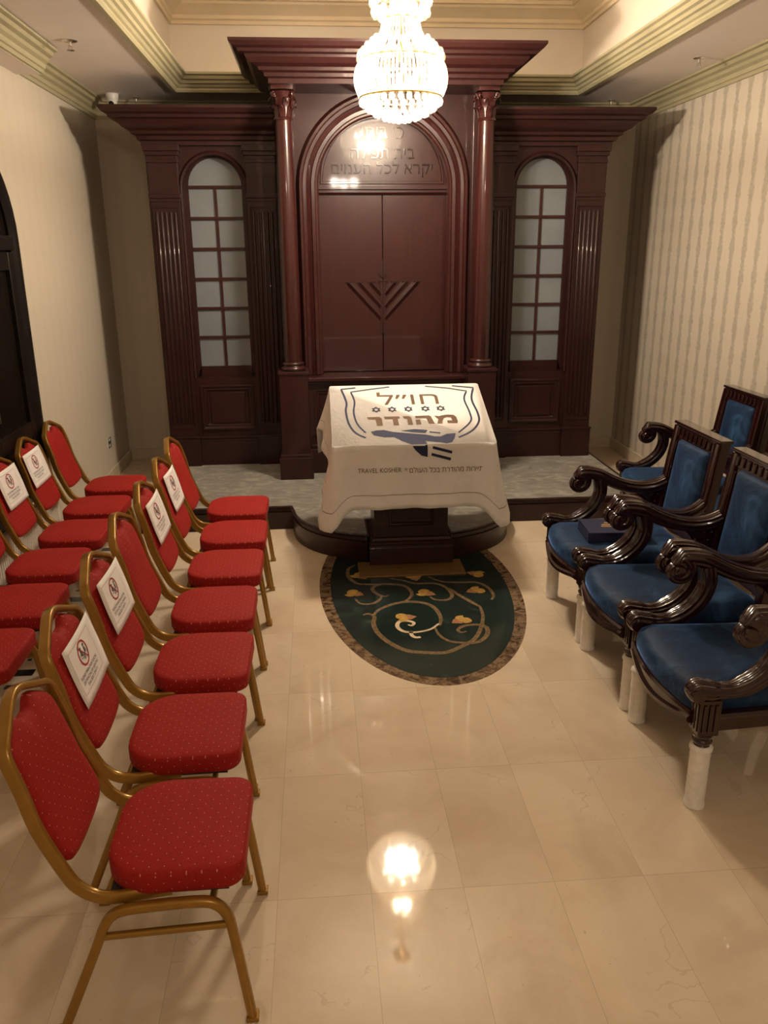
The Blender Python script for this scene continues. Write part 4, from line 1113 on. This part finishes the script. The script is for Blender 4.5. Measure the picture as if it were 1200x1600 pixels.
beads('crystal_ball', ring_p(.235, .10, 30)+ring_p(.20, .07, 26, .1)+ring_p(.155, .043, 20)+ring_p(.10, .022, 14)+ring_p(.045, .010, 7), .017)
beads('crystal_drop', ring_p(.235, .36, 20)+ring_p(.20, .395, 18, .15)+ring_p(.245, .335, 24, .1)+ring_p(.165, .425, 14), .019, (1, 1, 1.3))
beads('crown_crystal', ring_p(.155, .57, 16)+ring_p(.165, .62, 18, .2)+ring_p(.15, .67, 18)+ring_p(.12, .705, 14, .2)+ring_p(.115, .55, 12)+ring_p(.09, .74, 10), .021)
bl = [(.13*cos(2*pi*j/8), .13*sin(2*pi*j/8), .24) for j in range(8)]+[(.05*cos(2*pi*j/4+.4), .05*sin(2*pi*j/4+.4), .62) for j in range(4)]
base = MB().lathe([(.003, -.02), (.014, -.012), (.017, .0), (.013, .016), (.006, .03), (.001, .042)], n=12).build('bulb', 'lit_bulb', ch, smooth=60)
cup = MB().lathe([(.004, -.06), (.012, -.055), (.012, -.02), (.02, -.018), (.02, -.012)], n=12).build('candle_cup', 'gold_metal', base, smooth=40)
for j, p in enumerate(bl):
    if j == 0: o_ = base
    else:
        o_ = copy_tree(base, ch)
    o_.location = p
for j, (x, y, z) in enumerate([(.09*cos(2*pi*j/6+.39), .09*sin(2*pi*j/6+.39), .165) for j in range(6)]+[(0.04, 0, .60), (-.04, 0, .60)]):
    l = lamp('bulb_light', (x, y, z), CHANDELIER_W/8, .025); l.parent = ch

# ------------------------------------------------------------------ small fittings
def sprinkler(x, y, label, k=1):
    r = thing('ceiling_sprinkler', label, 'sprinkler', (x, y, SOF), group='ceiling sprinklers')
    MB().lathe([(.034*k, 0), (.034*k, -.004), (.028*k, -.008), (.010, -.010), (.009, -.03), (.004, -.032)], n=20).build('body', 'chrome', r, smooth=40)
    MB().lathe([(.002, -.05), (.018*k, -.052), (.018*k, -.054), (.002, -.056)], n=16).box(-.012, -.009, -.003, .003, -.052, -.03).box(.009, .012, -.003, .003, -.052, -.03).build('deflector', 'chrome', r, smooth=40)
sprinkler(-1.40, 5.585, 'small chrome sprinkler on the lowered ceiling, left side nearest the picture corner', 1.3)
sprinkler(2.583, 5.868, 'small chrome sprinkler on the lowered ceiling above the striped wallpaper, nearer one', 1.1)
sprinkler(-1.404, 7.50, 'small chrome sprinkler beside the white dome camera')
sprinkler(2.564, 7.503, 'small chrome sprinkler over the right side cabinet')
r = thing('dome_camera', 'white dome security camera on the ceiling above the left side cabinet', 'camera', (-1.56, 7.34, SOF))
MB().lathe([(.05, 0), (.052, -.012), (.045, -.04), (.04, -.055)], n=28).build('base', 'white_plastic', r, smooth=50)
eye = MB().ball((0, -.01, -.065), .040, 20, 12).build('eyeball', 'white_plastic', r, smooth=60)
MB().lathe([(.002, -.052), (.018, -.050), (.02, -.045), (.02, -.03)], (.0, -.01, -.078), 20, 'Y').build('lens', 'black_marble', eye, smooth=50)
r = thing('wall_socket', 'small dark framed wall socket low on the left wall near the ark', 'socket', (XL, 6.99, .335))
MB().box(.0, .007, -.043, .043, -.043, .043).build('plate', 'white_plastic', r, smooth=0, bev=.002)
m = MB()
for a in ((-.043, -.036, -.043, .043), (.036, .043, -.043, .043), (-.043, .043, -.043, -.036), (-.043, .043, .036, .043)): m.box(.007, .011, *a)
m.box(.007, .011, -.02, -.008, -.012, .012).box(.007, .011, .008, .02, -.012, .012); m.build('socket_frame', 'dark_metal', r, smooth=0)
